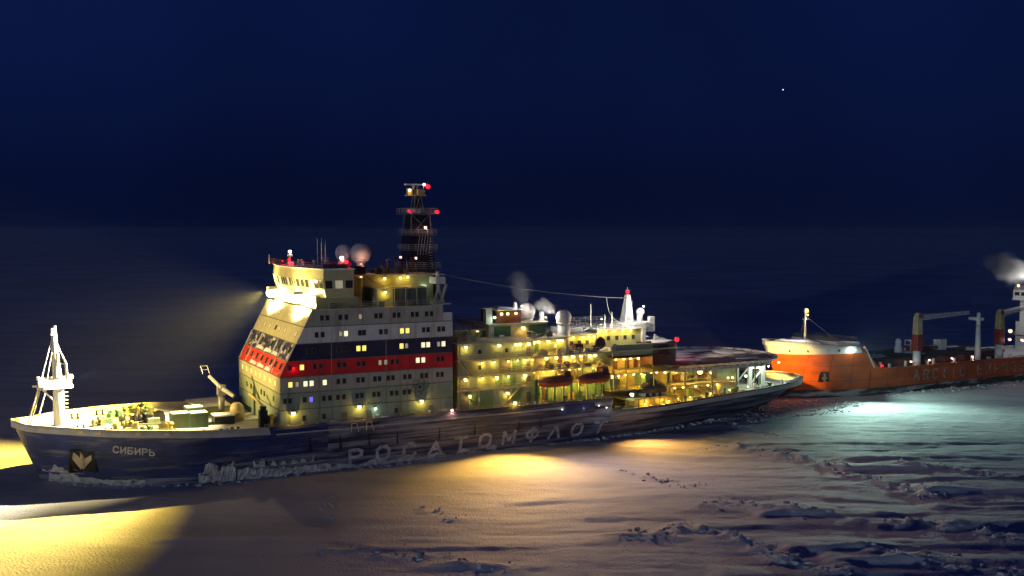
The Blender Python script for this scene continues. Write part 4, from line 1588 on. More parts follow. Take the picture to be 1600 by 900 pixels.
split_build(b, 'gallery_stanchion', M['cream'], ib, 1)
railing(ib, [(110.6, -14.7, 13.32), (127.2, -14.7, 13.32)], h=1.0, r=.06, mat_='yellow', step=1.6)
railing(ib, [(110.6, -13.9, 9.82), (118.0, -13.9, 9.82)], h=1.0, r=.06, mat_='yellow', step=1.6)
for u in (112.2, 114.6, 117.6, 119.8):
    MB().box(u - .5, u + .5, -9.52, -9.38, 13.5, 15.4).build('door', M['darkred'], hang)
MB().box(119.6, 122.0, -13.4, -9.5, 9.9, 12.6).build('green_cabinet', M['contgreen'], ib, bevel=.05)
MB().box(110.9, 113.4, -13.2, -9.5, 9.9, 12.2).build('green_cabinet', M['contgreen'], ib, bevel=.05)

# tarpaulin covered boat on its cradle
cb = empty('covered_boat', W(121.4, -13.2, 8.0), AX)
tag(cb, 'dark tarpaulin covered boat humped on the lit side deck below the hangar', 'boat')
b = MB()
prof = [(-3.7, .2, .5), (-3.2, .9, 1.3), (-1.8, 1.4, 2.3), (0, 1.6, 3.2), (1.6, 1.5, 2.6), (3.0, 1.1, 1.7), (3.8, .25, .8)]
b.loft([[(x, -w, .7), (x, -w * .95, .7 + h * .45), (x, -w * .35, .7 + h * .95), (x, w * .35, .7 + h * .95), (x, w * .95, .7 + h * .45), (x, w, .7)] for x, w, h in prof], smooth=True)
b.build('tarpaulin', M['tarp'], cb)
b = MB()
for x in (-2.4, -.8, .8, 2.4):
    b.box(x - .12, x + .12, -1.2, 1.2, 0, .75)
split_build(b, 'cradle', M['lip'], cb, 1)
MB().box(113.4, 127.2, -15.4, -9.6, 7.75, 8.0).build('boat_deck', M['pipe'], ib)
MB().box(113.4, 127.2, -15.5, -15.2, 5.3, 7.75).build('boat_deck_side', M['yellow'], ib)
b = MB()
for u in np.arange(114, 127, 1.3):
    b.box(u - .06, u + .06, -15.62, -15.5, 5.4, 7.7)
b.box(113.5, 127, -15.64, -15.5, 6.4, 6.55)
split_build(b, 'side_stiffener', M['pipe'], ib, 1)

# ------------------------------------------------------------------ helideck
HP = [(127.6, -13.6), (151.6, -13.6), (156.4, -11.2), (159.6, -7.0), (161.0, -2.4), (161.0, 2.4), (159.6, 7.0), (156.4, 11.2), (151.6, 13.6), (127.6, 13.6)]
MB().prism(HP, 13.15, 13.75).build('helideck', M['brown'], ib)
b = MB()
n = len(HP)
for i in range(n - 1):
    p, q = Vector(HP[i]), Vector(HP[i + 1])
    d = (q - p)
    nr = Vector((d.y, -d.x)).normalized()
    if nr.dot((p + q) / 2 - Vector((142, 0))) < 0:
        nr = -nr
    cnt = max(1, int(d.length / 1.7))
    for k in range(cnt):
        a, c = p.lerp(q, (k + .04) / cnt), p.lerp(q, (k + .96) / cnt)
        a2, c2 = a + nr * 1.15, c + nr * 1.15
        for zz, t in ((0, .05),):
            b.loft([[(a.x, a.y, 13.25), (c.x, c.y, 13.25), (c2.x, c2.y, 13.95), (a2.x, a2.y, 13.95)],
                    [(a.x, a.y, 13.32), (c.x, c.y, 13.32), (c2.x, c2.y, 14.02), (a2.x, a2.y, 14.02)]])
        b.tube((a.x, a.y, 12.9), (a2.x, a2.y, 14.0), .07, 4)
split_build(b, 'safety_net', M['net'], ib, 2)
b = MB()
b.prism([(x * 1.0, y * .93) for x, y in HP], 12.3, 13.15)
b.build('helideck_girder', M['net'], ib)
sn = MB()
for (u, v, a, c) in ((133, 8, 9, 3.2), (146, 9, 8, 2.6), (155, 4, 3.0, 5), (139, 4.5, 6, 1.6), (151, -9, 3, 1.6)):
    pts = [(u + a * (1 + .25 * math.sin(3 * t + u)) * math.cos(t), v + c * (1 + .25 * math.cos(4 * t + v)) * math.sin(t)) for t in np.linspace(0, 2 * math.pi, 22, False)]
    pts = [(min(max(x, 128), 160), max(-13.2, min(13.2, y))) for x, y in pts]
    sn.loft([[(x, y, 13.752) for x, y in pts], [(u + (x - u) * .8, v + (y - v) * .8, 13.9) for x, y in pts]])
split_build(sn, 'helideck_snow', M['snow'], ib)
b = MB()
b.tube((137.4, 0, 13.7), (137.4, 0, 17.6), .07, 6)
b.build('light_pole', M['steel'], ib)
b = MB()
for (u, v) in ((131, -12), (138, -12.4), (145, -12.2), (151, -11.4), (156, -7), (158, 0), (131, 12), (145, 12), (156, 7)):
    b.tube((u, v, 5.5), (u, v, 12.4), .22, 8)
split_build(b, 'helideck_pillar', M['steel'], ib, 1)
# rooms and machinery under the helideck
storey(128.3, 141.0, 8.6, 5.6, 12.2, 'pipe', 'aft_house')
storey(141.0, 150.0, 6.0, 6.0, 11.2, 'cream', 'aft_house')
u = 128.8
while u < 140.5:
    w = pm.uniform(.5, 1.8)
    z0_, z1_ = (pm.uniform(5.8, 6.6), pm.uniform(8.2, 9.1)) if pm.random() < .5 else (pm.uniform(9.5, 10), pm.uniform(11, 12))
    MB().box(u, u + w, -8.6 - pm.uniform(.06, .9), -8.58, z0_, z1_).build('wall_cabinet', M[pm.choice(['contgreen', 'ledge', 'darkred', 'cream', 'steel', 'green', 'lip'])], ib)
    u += w * pm.uniform(.3, .9)
for k in range(7):
    z_ = pm.uniform(6.4, 12)
    u_ = pm.uniform(128.6, 135)
    b = MB()
    b.path([(u_, -9.4, z_ - 1), (u_, -9.4, z_), (u_ + pm.uniform(3, 7), -9.4, z_), (u_ + 7, -9.4, z_ - pm.uniform(.4, 1.4))], pm.uniform(.06, .16), 6)
    b.build('wall_pipe', M[pm.choice(['pipe', 'steel', 'cream', 'darkred'])], ib)
MB().box(128.6, 143.0, -11.8, -8.7, 9.2, 9.4).build('gallery_floor', M['lip'], ib)
b = MB()
b.box(140.6, 146.5, -11.0, -10.0, 8.2, 9.0)
b.box(141.0, 141.4, -10.9, -10.1, 6.2, 8.2)
b.box(146, 146.4, -10.9, -10.1, 6.2, 8.2)
b.build('cable_tray', M['cream2'], ib)
# towing winch and A frames near the stern, pale and brightly lit
b = MB()
for v in (-8.2, -3.6):
    b.beam((152.2, v, 6.7), (152.2, v, 12.3), .9, .5)
    b.beam((156.2, v, 6.7), (156.2, v, 12.0), .9, .5)
    b.beam((152.2, v, 11.6), (156.2, v, 11.4), .4, .8)
    b.beam((152.2, v, 7.4), (156.2, v, 11.2), .25, .35)
b.build('towing_frame', M['white'], ib)
b = MB()
b.tube((158.2, -5, 8.2), (158.2, 5, 8.2), 1.0, 14)
b.box(157.0, 159.4, -5.6, -5.0, 6.8, 9.4)
b.box(157.0, 159.4, 5.0, 5.6, 6.8, 9.4)
b.build('towing_winch', M['green'], ib)
for k in range(34):
    u = rnd.uniform(110.5, 165)
    h_ = hb(u, 7)
    v = -h_ + rnd.uniform(.7, 2.6)
    z = zt(u) - .95
    kind = rnd.random()
    mm = rnd.choice(['pipe', 'yellow', 'cream', 'green', 'darkred', 'ledge', 'white'] if u < 150 else ['white', 'snow', 'green', 'ledge', 'white'])
    if kind < .45:
        vent(u, v, z, rnd.uniform(.7, 1.7), rnd.uniform(.18, .36), mm)
    else:
        locker(u, v, z, rnd.uniform(.6, 1.8), rnd.uniform(.5, 1.1), rnd.uniform(.5, 1.5), mm, 'aft_deck_locker')
st = np.linspace(111, 170.5, 40)
railing(ib, [(u, -(hb(u, zt(u)) - .15), zt(u)) for u in st], h=.5, r=.04, rails=1, step=3, mat_='lip')
b = MB()
for k, u in enumerate(np.arange(161, 170, 1.6)):
    b.box(u - .55, u + .55, -hb(u, 7.5) + .5, -hb(u, 7.5) + 1.3, 6.8, 7.9 + .3 * (k % 2))
split_build(b, 'stern_snow_bank', M['snow'], ib, 1)

# aerial wire from the main mast to the aft mast, with a down lead
b = MB()
p0, p1 = Vector((74.0, -10.5, 34.6)), Vector((120.8, -4.6, 28.2))
pts = []
for k in range(25):
    t = k / 24
    p = p0.lerp(p1, t)
    pts.append((p.x, p.y, p.z - 4 * .9 * t * (1 - t)))
b.path(pts, .035, 4)
q = pts[21]
pt2 = []
for k in range(11):
    t = k / 10
    e = Vector((118.4, -7.4, 22.6))
    p = Vector(q).lerp(e, t)
    pt2.append((p.x - 1.2 * math.sin(math.pi * t), p.y, p.z - .9 * math.sin(math.pi * t)))
b.path(pt2, .06, 4)
b.build('aerial_wire', M['white'], ib)


# ------------------------------------------------------------------ lifeboats (own things, hanging in davits)
def lifeboat(u, v, z, label):
    root = empty('lifeboat', W(u, v, z), AX)
    tag(root, label, 'lifeboat', 'lifeboats on the icebreaker port side')
    L = 7.4
    xs_ = [-.5, -.46, -.36, -.2, 0, .2, .36, .46, .5]
    wd = [.05, .45, .95, 1.25, 1.35, 1.3, 1.15, .9, .6]
    keel = [.75, .35, .12, 0, 0, 0, .05, .15, .3]
    b = MB()
    b.loft([[(x * L, -w, 1.25), (x * L, -w * .86, k + .45), (x * L, 0, k), (x * L, w * .86, k + .45), (x * L, w, 1.25)] for x, w, k in zip(xs_, wd, keel)], smooth=True)
    b.build('boat_hull', M['boat'], root)
    b = MB()
    tops = [1.45, 1.75, 2.05, 2.2, 2.28, 2.35, 2.4, 2.35, 2.0]
    b.loft([[(x * L, -w * .99, 1.26), (x * L, -w * .8, 1.26 + (t - 1.26) * .75), (x * L, -w * .3, t), (x * L, w * .3, t), (x * L, w * .8, 1.26 + (t - 1.26) * .75), (x * L, w * .99, 1.26)] for x, w, t in zip(xs_, wd, tops)], smooth=True)
    b.build('canopy', M['boattop'], root)
    b = MB()
    b.loft([[(1.5, -.95, 2.1), (3.3, -.85, 2.0), (3.3, .85, 2.0), (1.5, .95, 2.1)], [(1.8, -.75, 3.15), (3.1, -.7, 3.15), (3.1, .7, 3.15), (1.8, .75, 3.15)]])
    cab = b.build('conning_cabin', M['boattop'], root, bevel=.12)
    b = MB()
    for x in (2.1, 2.6):
        b.box(x - .17, x + .17, -.9, -.8, 2.5, 2.85)
    b.build('cabin_window', M['glass'], cab)
    b = MB()
    b.loft([[(x * L, -w * 1.04, 1.16), (x * L, -w * 1.04, 1.34), (x * L, -w * .9, 1.34), (x * L, -w * .9, 1.16)] for x, w in zip(xs_, wd)])
    b.build('rubbing_strake', M['darkred'], root)
    b = MB()
    b.loft([[(x * L, -w * .28, t + .01), (x * L, -w * .1, t + .10), (x * L, w * .28, t + .01)] for x, w, t in list(zip(xs_, wd, tops))[1:6]])
    b.build('snow_streak', M['snow'], root)


lifeboat(96.2, -15.9, 11.85, 'maroon and orange enclosed lifeboat forward of its twin above the lit gallery')
lifeboat(105.2, -15.9, 11.95, 'maroon and orange enclosed lifeboat hung next to the step down to the aft deck')
for u in (93.8, 98.8, 102.8, 107.8):
    b = MB()
    b.beam((u, -12.6, 14.9), (u, -14.2, 16.2), .3, .35)
    b.beam((u, -14.2, 16.2), (u, -15.9, 15.6), .3, .35)
    b.tube((u, -15.9, 15.6), (u, -15.9, 13.6), .05, 4)
    b.beam((u, -12.6, 12.3), (u, -12.6, 15.2), .35, .35)
    MB().beam((u, -15.9, 11.75), (u, -14.6, 11.85), .35, .3).build('davit_foot', M['cream2'], ib)
    b.build('boat_davit', M['cream2'], ib)
b = MB()
b.box(91.5, 92.1, -16.2, -15.5, 8.0, 13.6)
b.box(91.2, 92.4, -16.4, -15.3, 10.5, 10.9)
b.build('davit_post', M['green'], ib)

# ================================================================== THE CARGO SHIP
CO = W(176, 12)
cs = empty('cargo_ship', CO, AX)
tag(cs, 'orange cargo ship with iced white bow following the icebreaker', 'ship')
C_ZT = ([-3, 0, 8, 14, 21, 25.5, 27, 150], [14.8, 14.6, 14.0, 13.6, 13.2, 7.2, 6.9, 6.9])
C_TOP = ([0, .8, 3, 8, 15, 22, 150], [0, 2.2, 5.2, 8.6, 10.3, 10.6, 10.6])
C_WL = ([0, 4, 10, 19, 30, 150], [0, 3.0, 6.6, 9.8, 10.4, 10.4])


def c_stem(z):
    return 3.2 - 4.6 * max(0, z) / 14.0


def c_hb(u, z, top=None):
    t = u - c_stem(z)
    top = top or 14.0
    f = min(1, max(0, z / top))
    return float(np.interp(t, *C_WL)) * (1 - f) + float(np.interp(t, *C_TOP)) * f


def c_port(u, z):
    return -c_hb(u, z, float(np.interp(u, *C_ZT)) if u > 22 else 14.0)


b = MB()
dts = [0, .15, .4, .8, 1.4, 2.2, 3.2, 4.5, 6, 8, 10, 12, 14, 16, 18, 20, 22, 23.2, 24.5, 26, 27, 28.4, 32, 38, 46, 54, 62, 70, 78, 86, 94, 102, 112, 124, 136]
for side in (-1, 1):
    rg = []
    for d in dts:
        top = float(np.interp(d - 1.4, *C_ZT))
        bnd = min(top - .05, 11.4) if d < 25 else top - .6
        col = []
        for z in [-2, 0, .9, 1.8, bnd * .4, bnd * .6, bnd * .8, bnd, top]:
            col.append((c_stem(z) + d, side * c_hb(c_stem(z) + d, z, 14.0 if d < 23 else max(top, 6.9)), z))
        rg.append(col)
    for i in range(len(rg) - 1):
        for k in range(8):
            b.cur = 1 if k <= 2 else (2 if k == 7 and rg[i][0][0] < 25.2 else 0)
            q = [rg[i][k], rg[i + 1][k], rg[i + 1][k + 1], rg[i][k + 1]]
            b.face(q if side < 0 else q[::-1], smooth=True)
    b.cur = 2
    for i in range(len(rg) - 1):
        p, q = rg[i][-1], rg[i + 1][-1]
        inn = lambda r, z: (r[0], side * max(0, abs(r[1]) - .3), z)
        b.face([p, q, inn(q, q[2]), inn(p, p[2])])
        b.face([inn(p, p[2]), inn(q, q[2]), inn(q, q[2] - 1.1), inn(p, p[2] - 1.1)])
cm = b.mesh('hull', [M['orange'], M['orangedk'], M['cargowhite']])
bm = bmesh.new()
bm.from_mesh(cm)
bmesh.ops.remove_doubles(bm, verts=bm.verts, dist=.002)
bmesh.ops.recalc_face_normals(bm, faces=bm.faces)
bm.to_mesh(cm)
bm.free()
ch = bpy.data.objects.new('hull', cm)
COL.objects.link(ch)
ch.parent = cs
b = MB()
us = np.linspace(-1.0, 22.5, 16)
for a, c in zip(us[:-1], us[1:]):
    za, zb = float(np.interp(a, *C_ZT)) - .9, float(np.interp(c, *C_ZT)) - .9
    ha, hc = max(.05, c_hb(a, za) - .2), max(.05, c_hb(c, zb) - .2)
    b.face([(a, -ha, za), (c, -hc, zb), (c, hc, zb), (a, ha, za)])
b.build('forecastle_deck', M['snow'], cs)
MB().box(22.4, 22.7, -9.8, 9.8, 5.8, 12.4).build('forecastle_bulkhead', M['cargowhite'], cs)
MB().box(22.7, 30, -9.8, 9.8, 5.6, 5.9).build('main_deck', M['snow'], cs)
MB().box(30, 136, -10.3, 10.3, 5.6, 5.9).build('main_deck', M['snow'], cs)
b = MB()
b.box(15.0, 22.0, -8.6, 8.6, 12.4, 14.2)
b.build('forecastle_house', M['cargowhite'], cs, bevel=.2)
railing(cs, [(8, -8.6, 14.0), (15, -9.6, 13.6), (21.0, -10, 13.2)], r=.05, mat_='white', h=.9)
railing(cs, [(15.2, -8.4, 14.2), (21.8, -8.4, 14.2), (21.8, 8.4, 14.2), (15.2, 8.4, 14.2)], r=.05, mat_='steel', h=1.0, closed=True)
b = MB()
b.loft([[(1.0, -2.5, 13.72), (12, -7.8, 13.12), (13.5, 0, 13.1), (12, 7.8, 13.12), (1.0, 2.5, 13.72)], [(3, -1.6, 14.5), (11, -5.5, 14.2), (12, 0, 14.6), (11, 5.5, 14.2), (3, 1.6, 14.5)]])
b.build('drifted_snow', M['snow'], cs)
b = MB()
b.tube((11.8, 0, 13), (11.8, 0, 21.8), .34, 10, .22)
b.box(11.2, 12.4, -.7, .7, 19.6, 19.75)
b.box(11.5, 12.7, -.3, .3, 21.4, 22.0)
b.build('foremast', M['white'], cs)
for e in ((7.5, -5, 13.6), (16.5, -7, 14.2), (16.5, 7, 14.2)):
    b = MB()
    b.tube((11.8, 0, 20.6), e, .06, 5)
    b.build('mast_stay', M['steel'], cs)
# anchor recess, hawse holes
hu, hz_ = 11.4, 5.4
b = MB()
for du, dz_, w, h in ((-1.1, 0, .18, 2.5), (1.1, 0, .18, 2.5), (0, 1.25, 2.3, .18), (0, -1.25, 2.3, .18)):
    b.box(hu + du - w / 2, hu + du + w / 2, c_port(hu + du, hz_ + dz_) - .2, c_port(hu + du, hz_ + dz_) + .6, hz_ + dz_ - h / 2, hz_ + dz_ + h / 2)
b.face([(hu + i, c_port(hu + i, hz_ + j) - .05, hz_ + j) for i, j in ((-1.1, 1.25), (1.1, 1.25), (1.1, -1.25), (-1.1, -1.25))])
b.build('anchor_pocket', M['dark'], ch)
b = MB()
b.box(hu - .2, hu + .2, c_port(hu, hz_) - .35, c_port(hu, hz_), hz_ - .9, hz_ + .9)
b.box(hu - .8, hu + .8, c_port(hu, hz_) - .4, c_port(hu, hz_), hz_ - .6, hz_ - .1)
b.build('anchor', M['steel'], ch, bevel=.06)
for u in (2.2, 6.0, 14.0):
    b = MB()
    z = 12.3
    b.tube((u, c_port(u, z) - .06, z), (u, c_port(u, z) + .1, z), .36, 12)
    b.build('hawse_hole', M['dark'], ch)
for k, chh in enumerate('ARCTIC EXPRESS'):
    if chh == ' ':
        continue
    letter(chh, 40.6 + k * 3.55, 3.0, 2.1, 2.5, .38, c_port, ch, M['letterfaint'])
for u in np.arange(6.5, 92, 6.1):
    b = MB()
    zs_ = np.linspace(1.9, 11.2 if u < 21 else 6.2, 7)
    b.loft([[(u - .07, c_port(u, z) - .025, z), (u + .07, c_port(u, z) - .025, z), (u + .07, c_port(u, z) + .1, z), (u - .07, c_port(u, z) + .1, z)] for z in zs_])
    b.build('plate_seam', M['maroon'], ch)
for z in (4.2, 8.2):
    b = MB()
    us_ = np.arange(3.5, 21.5 if z > 7 else 40, 1.5)
    b.loft([[(u, c_port(u, z) - .03, z - .06), (u, c_port(u, z) - .03, z + .06), (u, c_port(u, z) + .1, z + .06), (u, c_port(u, z) + .1, z - .06)] for u in us_])
    b.build('plate_seam', M['maroon'], ch)
# forecastle break stay
b = MB()
b.beam((22.4, -10.45, 13.0), (26.0, -10.5, 7.2), .3, .4)
b.build('break_rail', M['cargowhite'], cs)

# hatches with snowed covers, posts and rail lamps
for u0, u1 in ((30, 46), (48, 66), (68, 80)):
    MB().box(u0, u1, -7.6, 7.6, 5.9, 8.3).build('hatch_coaming', M['darkred'], cs)
    b = MB()
    n = 4
    for k in range(n):
        a, c = u0 - .2 + (u1 - u0 + .4) * (k + .02) / n, u0 - .2 + (u1 - u0 + .4) * (k + .98) / n
        b.box(a, c, -7.9, 7.9, 8.32, 8.8)
    split_build(b, 'hatch_cover', M['tarp'], cs)
    sn = MB()
    for k in range(5):
        cu_, cv_ = rnd.uniform(u0 + 2, u1 - 2), rnd.uniform(-5, 6)
        a, c = rnd.uniform(1.5, 4), rnd.uniform(.6, 1.6)
        pts = [(cu_ + a * (1 + .3 * math.sin(2 * t + k)) * math.cos(t), cv_ + c * (1 + .3 * math.cos(3 * t)) * math.sin(t)) for t in np.linspace(0, 2 * math.pi, 14, False)]
        sn.loft([[(x, y, 8.802) for x, y in pts], [(cu_ + (x - cu_) * .75, cv_ + (y - cv_) * .75, 9.0) for x, y in pts]])
    split_build(sn, 'hatch_snow', M['snow'], cs)
post_me = MB().box(-.3, .3, -.3, .3, 0, 2.2).mesh('side_post', M['white'])
for u in (29.2, 32.6, 38.6, 46.8, 49.2, 57.4, 64.6, 74.6, 80.4):
    put('side_post', post_me, (u, -9.4, 5.9), cs, sc=(.9, .9, rnd.uniform(.8, 1.2)))
for k in range(20):
    u = 28 + k * 2.6
    o = MB().box(-.5, .5, -.4, .4, 0, rnd.uniform(.5, 1.4)).build('deck_fitting', M[rnd.choice(['white', 'steel', 'dark', 'darkred'])], cs)
    o.location = (u, -8.8, 5.9)


def deck_crane(u, v, zt_, jib_to, top_m):
    b = MB()
    b.tube((u, v, 5.9), (u, v, 10.6), 1.05, 14)
    b.build('crane_pedestal', M['cargowhite'], cs)
    b = MB()
    b.loft([[(u - 1.1, v - 1.1, 10.6), (u + 1.1, v - 1.1, 10.6), (u + 1.1, v + 1.1, 10.6), (u - 1.1, v + 1.1, 10.6)],
            [(u - .9, v - 1.0, 15.0), (u + 1.2, v - 1.0, 15.0), (u + 1.2, v + 1.0, 15.0), (u - .9, v + 1.0, 15.0)]])
    b.build('crane_turret', M['maroon'], cs, bevel=.1)
    b = MB()
    b.loft([[(u - .85, v - .95, 15.0), (u + 1.1, v - .95, 15.0), (u + 1.1, v + .95, 15.0), (u - .85, v + .95, 15.0)],
            [(u - .7, v - .8, zt_ - 1.2), (u + .9, v - .8, zt_ - 1.2), (u + .9, v + .8, zt_ - 1.2), (u - .7, v + .8, zt_ - 1.2)],
            [(u - .3, v - .5, zt_), (u + .7, v - .5, zt_), (u + .7, v + .5, zt_), (u - .3, v + .5, zt_)]])
    b.build('crane_tower', M[top_m], cs, bevel=.1)
    b = MB()
    b.tube((u + .2, v - .9, zt_ - .9), (u + .2, v + .9, zt_ - .9), .55, 12)
    b.build('crane_sheave', M['maroon'], cs)
    if jib_to:
        b = MB()
        p, q = Vector((u + 1.2, v + .4, zt_ - 1.4)), Vector(jib_to)
        for oy in (-.8, .8):
            for oz in (-.6, .6):
                b.tube(p + Vector((0, oy, oz)), q + Vector((0, oy * .5, oz * .5)), .13, 6)
        for k in range(14):
            t, t2 = k / 14, (k + 1) / 14
            s1, s2 = 1 - .5 * t, 1 - .5 * t2
            a, c = p.lerp(q, t), p.lerp(q, t2)
            for oy in (-.8, .8):
                b.tube(a + Vector((0, oy * s1, -.6 * s1)), c + Vector((0, oy * s2, .6 * s2)), .08, 4)
                b.tube(a + Vector((0, oy * s1, -.6 * s1)), a + Vector((0, oy * s1, .6 * s1)), .08, 4)
            b.tube(a + Vector((0, -.8 * s1, .6 * s1)), c + Vector((0, .8 * s2, .6 * s2)), .07, 4)
        b.build('crane_jib', M['net'], cs)


deck_crane(43.2, -9.0, 20.9, (67.5, -5.5, 19.8), 'cream2')
deck_crane(76.6, -8.6, 20.6, (101, -3, 21.0), 'pipe')
b = MB()
b.tube((67.8, -8.6, 5.9), (67.8, -8.6, 16.5), .95, 10, .6)
b.tube((67.8, -8.6, 16.5), (67.8, -8.6, 20.0), .6, 10, .45)
b.box(67.0, 68.8, -9.6, -6.0, 17.8, 18.6)
b.build('jib_rest_post', M['white'], cs)

ACC0 = len(COL.objects)
# bridge block, aft
b = MB()
b.box(83.0, 100, -9.6, 9.6, 5.9, 14.5)
b.box(84.0, 100, -9.0, 9.0, 14.5, 21.2)
acc = b.build('accommodation', M['white'], cs)
b = MB()
b.box(82.6, 92, -10.8, 10.8, 21.2, 21.5)
b.box(82.8, 91, -10.6, 10.6, 21.5, 24.4)
b.build('bridge', M['white'], cs)
for k in range(9):
    v = -9.2 + k * 2.3
    o = window('d', 1.6, 1.0, (82.78, v, 23.2), acc, rz=-math.pi / 2)
for z in (12.4, 15.8, 18.4):
    for v in (-7, -4, -1, 2, 5):
        window('y' if (v + z) % 3 < 1 else 'd', .8, .8, (82.98 if z < 14.5 else 83.98, v, z), acc, rz=-math.pi / 2)
    for u in (86.5, 89, 92):
        window('d', .8, .8, (u, -9.62 if z < 14.5 else -9.02, z), acc)
MB().box(81.2, 83.0, -10.4, 10.4, 10.2, 10.4).build('accommodation_gallery', M['darkred'], cs)
railing(cs, [(81.3, -10.3, 10.4), (81.3, 10.3, 10.4)], r=.05, mat_='white')
railing(cs, [(83, -10.4, 24.4), (91, -10.4, 24.4), (91, 10.4, 24.4), (83, 10.4, 24.4)], r=.05, mat_='white', closed=True)
b = MB()
b.tube((86, 0, 24.4), (86, 0, 31), .4, 8, .2)
b.box(85.4, 86.6, -2, 2, 28, 28.2)
b.build('signal_mast', M['white'], cs)
b = MB()
b.box(94.5, 99, -3, 3, 21.2, 28)
b.build('funnel', M['maroon'], cs, bevel=.3)

for o_ in list(COL.objects)[ACC0:]:
    if o_.parent is cs:
        o_.location.x += 25
# snowed-in red machine lying on the hatches
mc = empty('snowed_machine', W(176 + 53, 12 + 1.5, 8.8), AX)
tag(mc, 'red machine with white frame half buried in snow on the cargo hatch', 'machine')
b = MB()
b.beam((-2.5, 0, 1.5), (9.5, -.5, .7), .9, .8)
b.build('boom', M['maroon'], mc)
b = MB()
b.beam((-2.5, .05, 2.0), (9.4, -.45, 1.15), .95, .18)
b.build('boom_snow', M['snow'], mc)
b = MB()
for x in (-1.4, .8):
    for y in (-1, 1):
        b.box(x - .12, x + .12, y - .12, y + .12, 0, 3.2)
b.box(-1.5, .9, -1.1, 1.1, 3.1, 3.35)
b.build('cab_frame', M['white'], mc)
b = MB()
b.loft([[(-5.2 + 1.0 * math.cos(t) * s, .9 * math.sin(t) * s, z) for t in np.linspace(0, 2 * math.pi, 10, False)] for s, z in ((1.1, 0), (1.2, 1.2), (.8, 2.2), (1.0, 3.0), (.5, 3.9))], smooth=True)
b.build('snow_covered_bucket', M['snow'], mc)
b = MB()
b.box(10.2, 12.8, -1.3, 1.3, 0, 2.9)
b.build('counterweight_box', M['white'], mc, bevel=.1)
MB().box(-1.2, .7, -.9, .9, .0, 1.6).build('chassis', M['maroon'], mc, bevel=.1)

# ================================================================== LAMPS OF THE ICEBREAKER
YP = 98.0
for u in (77.1, 84.2, 87.9, 88.8, 90.7):
    lamp(ib, u, -15.0, 20.75, 'y', YP)
for u in (93.3, 94.4, 96.6, 98.9, 99.8):
    lamp(ib, u, -12.4, 20.65, 'y', YP)
for u in (83.1, 88.3, 90.1, 91.6):
    lamp(ib, u, -15.0, 17.5, 'y', YP, .2)
for u in (95.9, 98.2, 100.2, 102.1, 104.0, 106.1, 107.4):
    lamp(ib, u, -12.9, 17.3, 'y', YP)
for u in (77.0, 83.7, 89.9):
    lamp(ib, u, -15.0, 14.5, 'y', YP)
for u in (93.1, 95.2, 97.4, 99.6, 101.3, 103.7, 106.9):
    lamp(ib, u, -12.9, 14.7, 'y', YP, .22)
for u in (77.9, 86.0):
    lamp(ib, u, -15.0, 11.3, 'y', 80, .32)
lamp(ib, 86.7, -16.9, 9.6, 'y', 120, .36)
lamp(ib, 73.3, -16.9, 9.2, 'p', 60, .28)
for u in (94.5, 98.0, 101.5, 105.0, 108.0):
    lamp(ib, u, -13.2, 11.7, 'y', 320, .18)
lamp(ib, 93.0, -8.5, 23.2, 'y', 90, .42)
for u in (88.2, 89.6, 91.5):
    lamp(ib, u, -8.1, 26.2, 'y', 40, .30)
lamp(ib, 86.4, -8.6, 25.6, 'g', 60, .26)
lamp(ib, 80.2, -9.0, 22.3, 'y', 70, .26, off=(0, -.7, .3))
lamp(ib, 83.2, -7.3, 22.8, 'y', 60, .26)
for u in (104.6, 107.0, 108.4, 109.7):
    lamp(ib, u, -8.75, 20.7, 'y', YP, .26)
for u in (110.9, 112.6, 114.8, 116.9, 118.9):
    lamp(ib, u, -8.75, 21.6, 'y', YP, .26)
for u in (113.4, 115.4, 117.0, 119.0, 121.2):
    lamp(ib, u, -11.5, 15.9, 'y', 200, .25)
lamp(ib, 123.6, -13.4, 15.4, 'p', 30, .2)
for u in (115.5, 117.6, 119.4, 123.4):
    lamp(ib, u, -12.0, 12.7, 'y', 240, .25)
lamp(ib, 115.0, -15.2, 8.9, 'g', 90, .42)
for u in (118, 122, 126):
    lamp(ib, u, -16.2, 7.4, 'y', 110, .12)
for u, z in ((129.6, 12.6), (132.2, 12.7), (133.6, 12.7), (139.1, 11.9)):
    lamp(ib, u, -10.6, z - .5, 'y', 220, .26)
lamp(ib, 136.1, -10.6, 11.7, 'y', 600, .55)
lamp(ib, 144.2, -10.3, 9.9, 'y', 80, .26)
lamp(ib, 145.4, -10.3, 9.9, 'y', 80, .26)
lamp(ib, 149.2, -10.4, 10.0, 'g', 120, .30)
lamp(ib, 154.0, -9.6, 11.4, 'g', 480, .2)
lamp(ib, 158.8, -7.0, 11.2, 'g', 380, .2)
for u in (80.6, 86.2):
    lamp(ib, u, -15.0, 17.5, 'y', YP, .22)
    lamp(ib, u, -15.0, 14.5, 'y', YP, .22)
for u in (111.8, 113.4, 121.6, 125.2):
    lamp(ib, u, -12.6, 12.6, 'y', 150, .26)
for u in (129.0, 131.2, 134.6, 138.0, 140.6):
    lamp(ib, u, -11.0, 8.7, 'y', 120, .24)
for u in (118.0, 124.0, 130.0, 136.0, 142.0, 148.0):
    lamp(ib, u, -hb(u, 6.5) + 1.2, zt(u) + .35, 'y', 60, .2)
# along the tower side
for u, z, k, p in ((43.2, 11.0, 'y', 120), (55.3, 11.2, 'y', 120), (67.4, 11.3, 'y', 120)):
    lamp(ib, u, -16.4, z, k, p, .38)
lamp(ib, 58.4, -16.3, 10.6, 'g', 20, .24)
lamp(ib, 43.4, -16.1, 18.9, 'r', 12, .16)
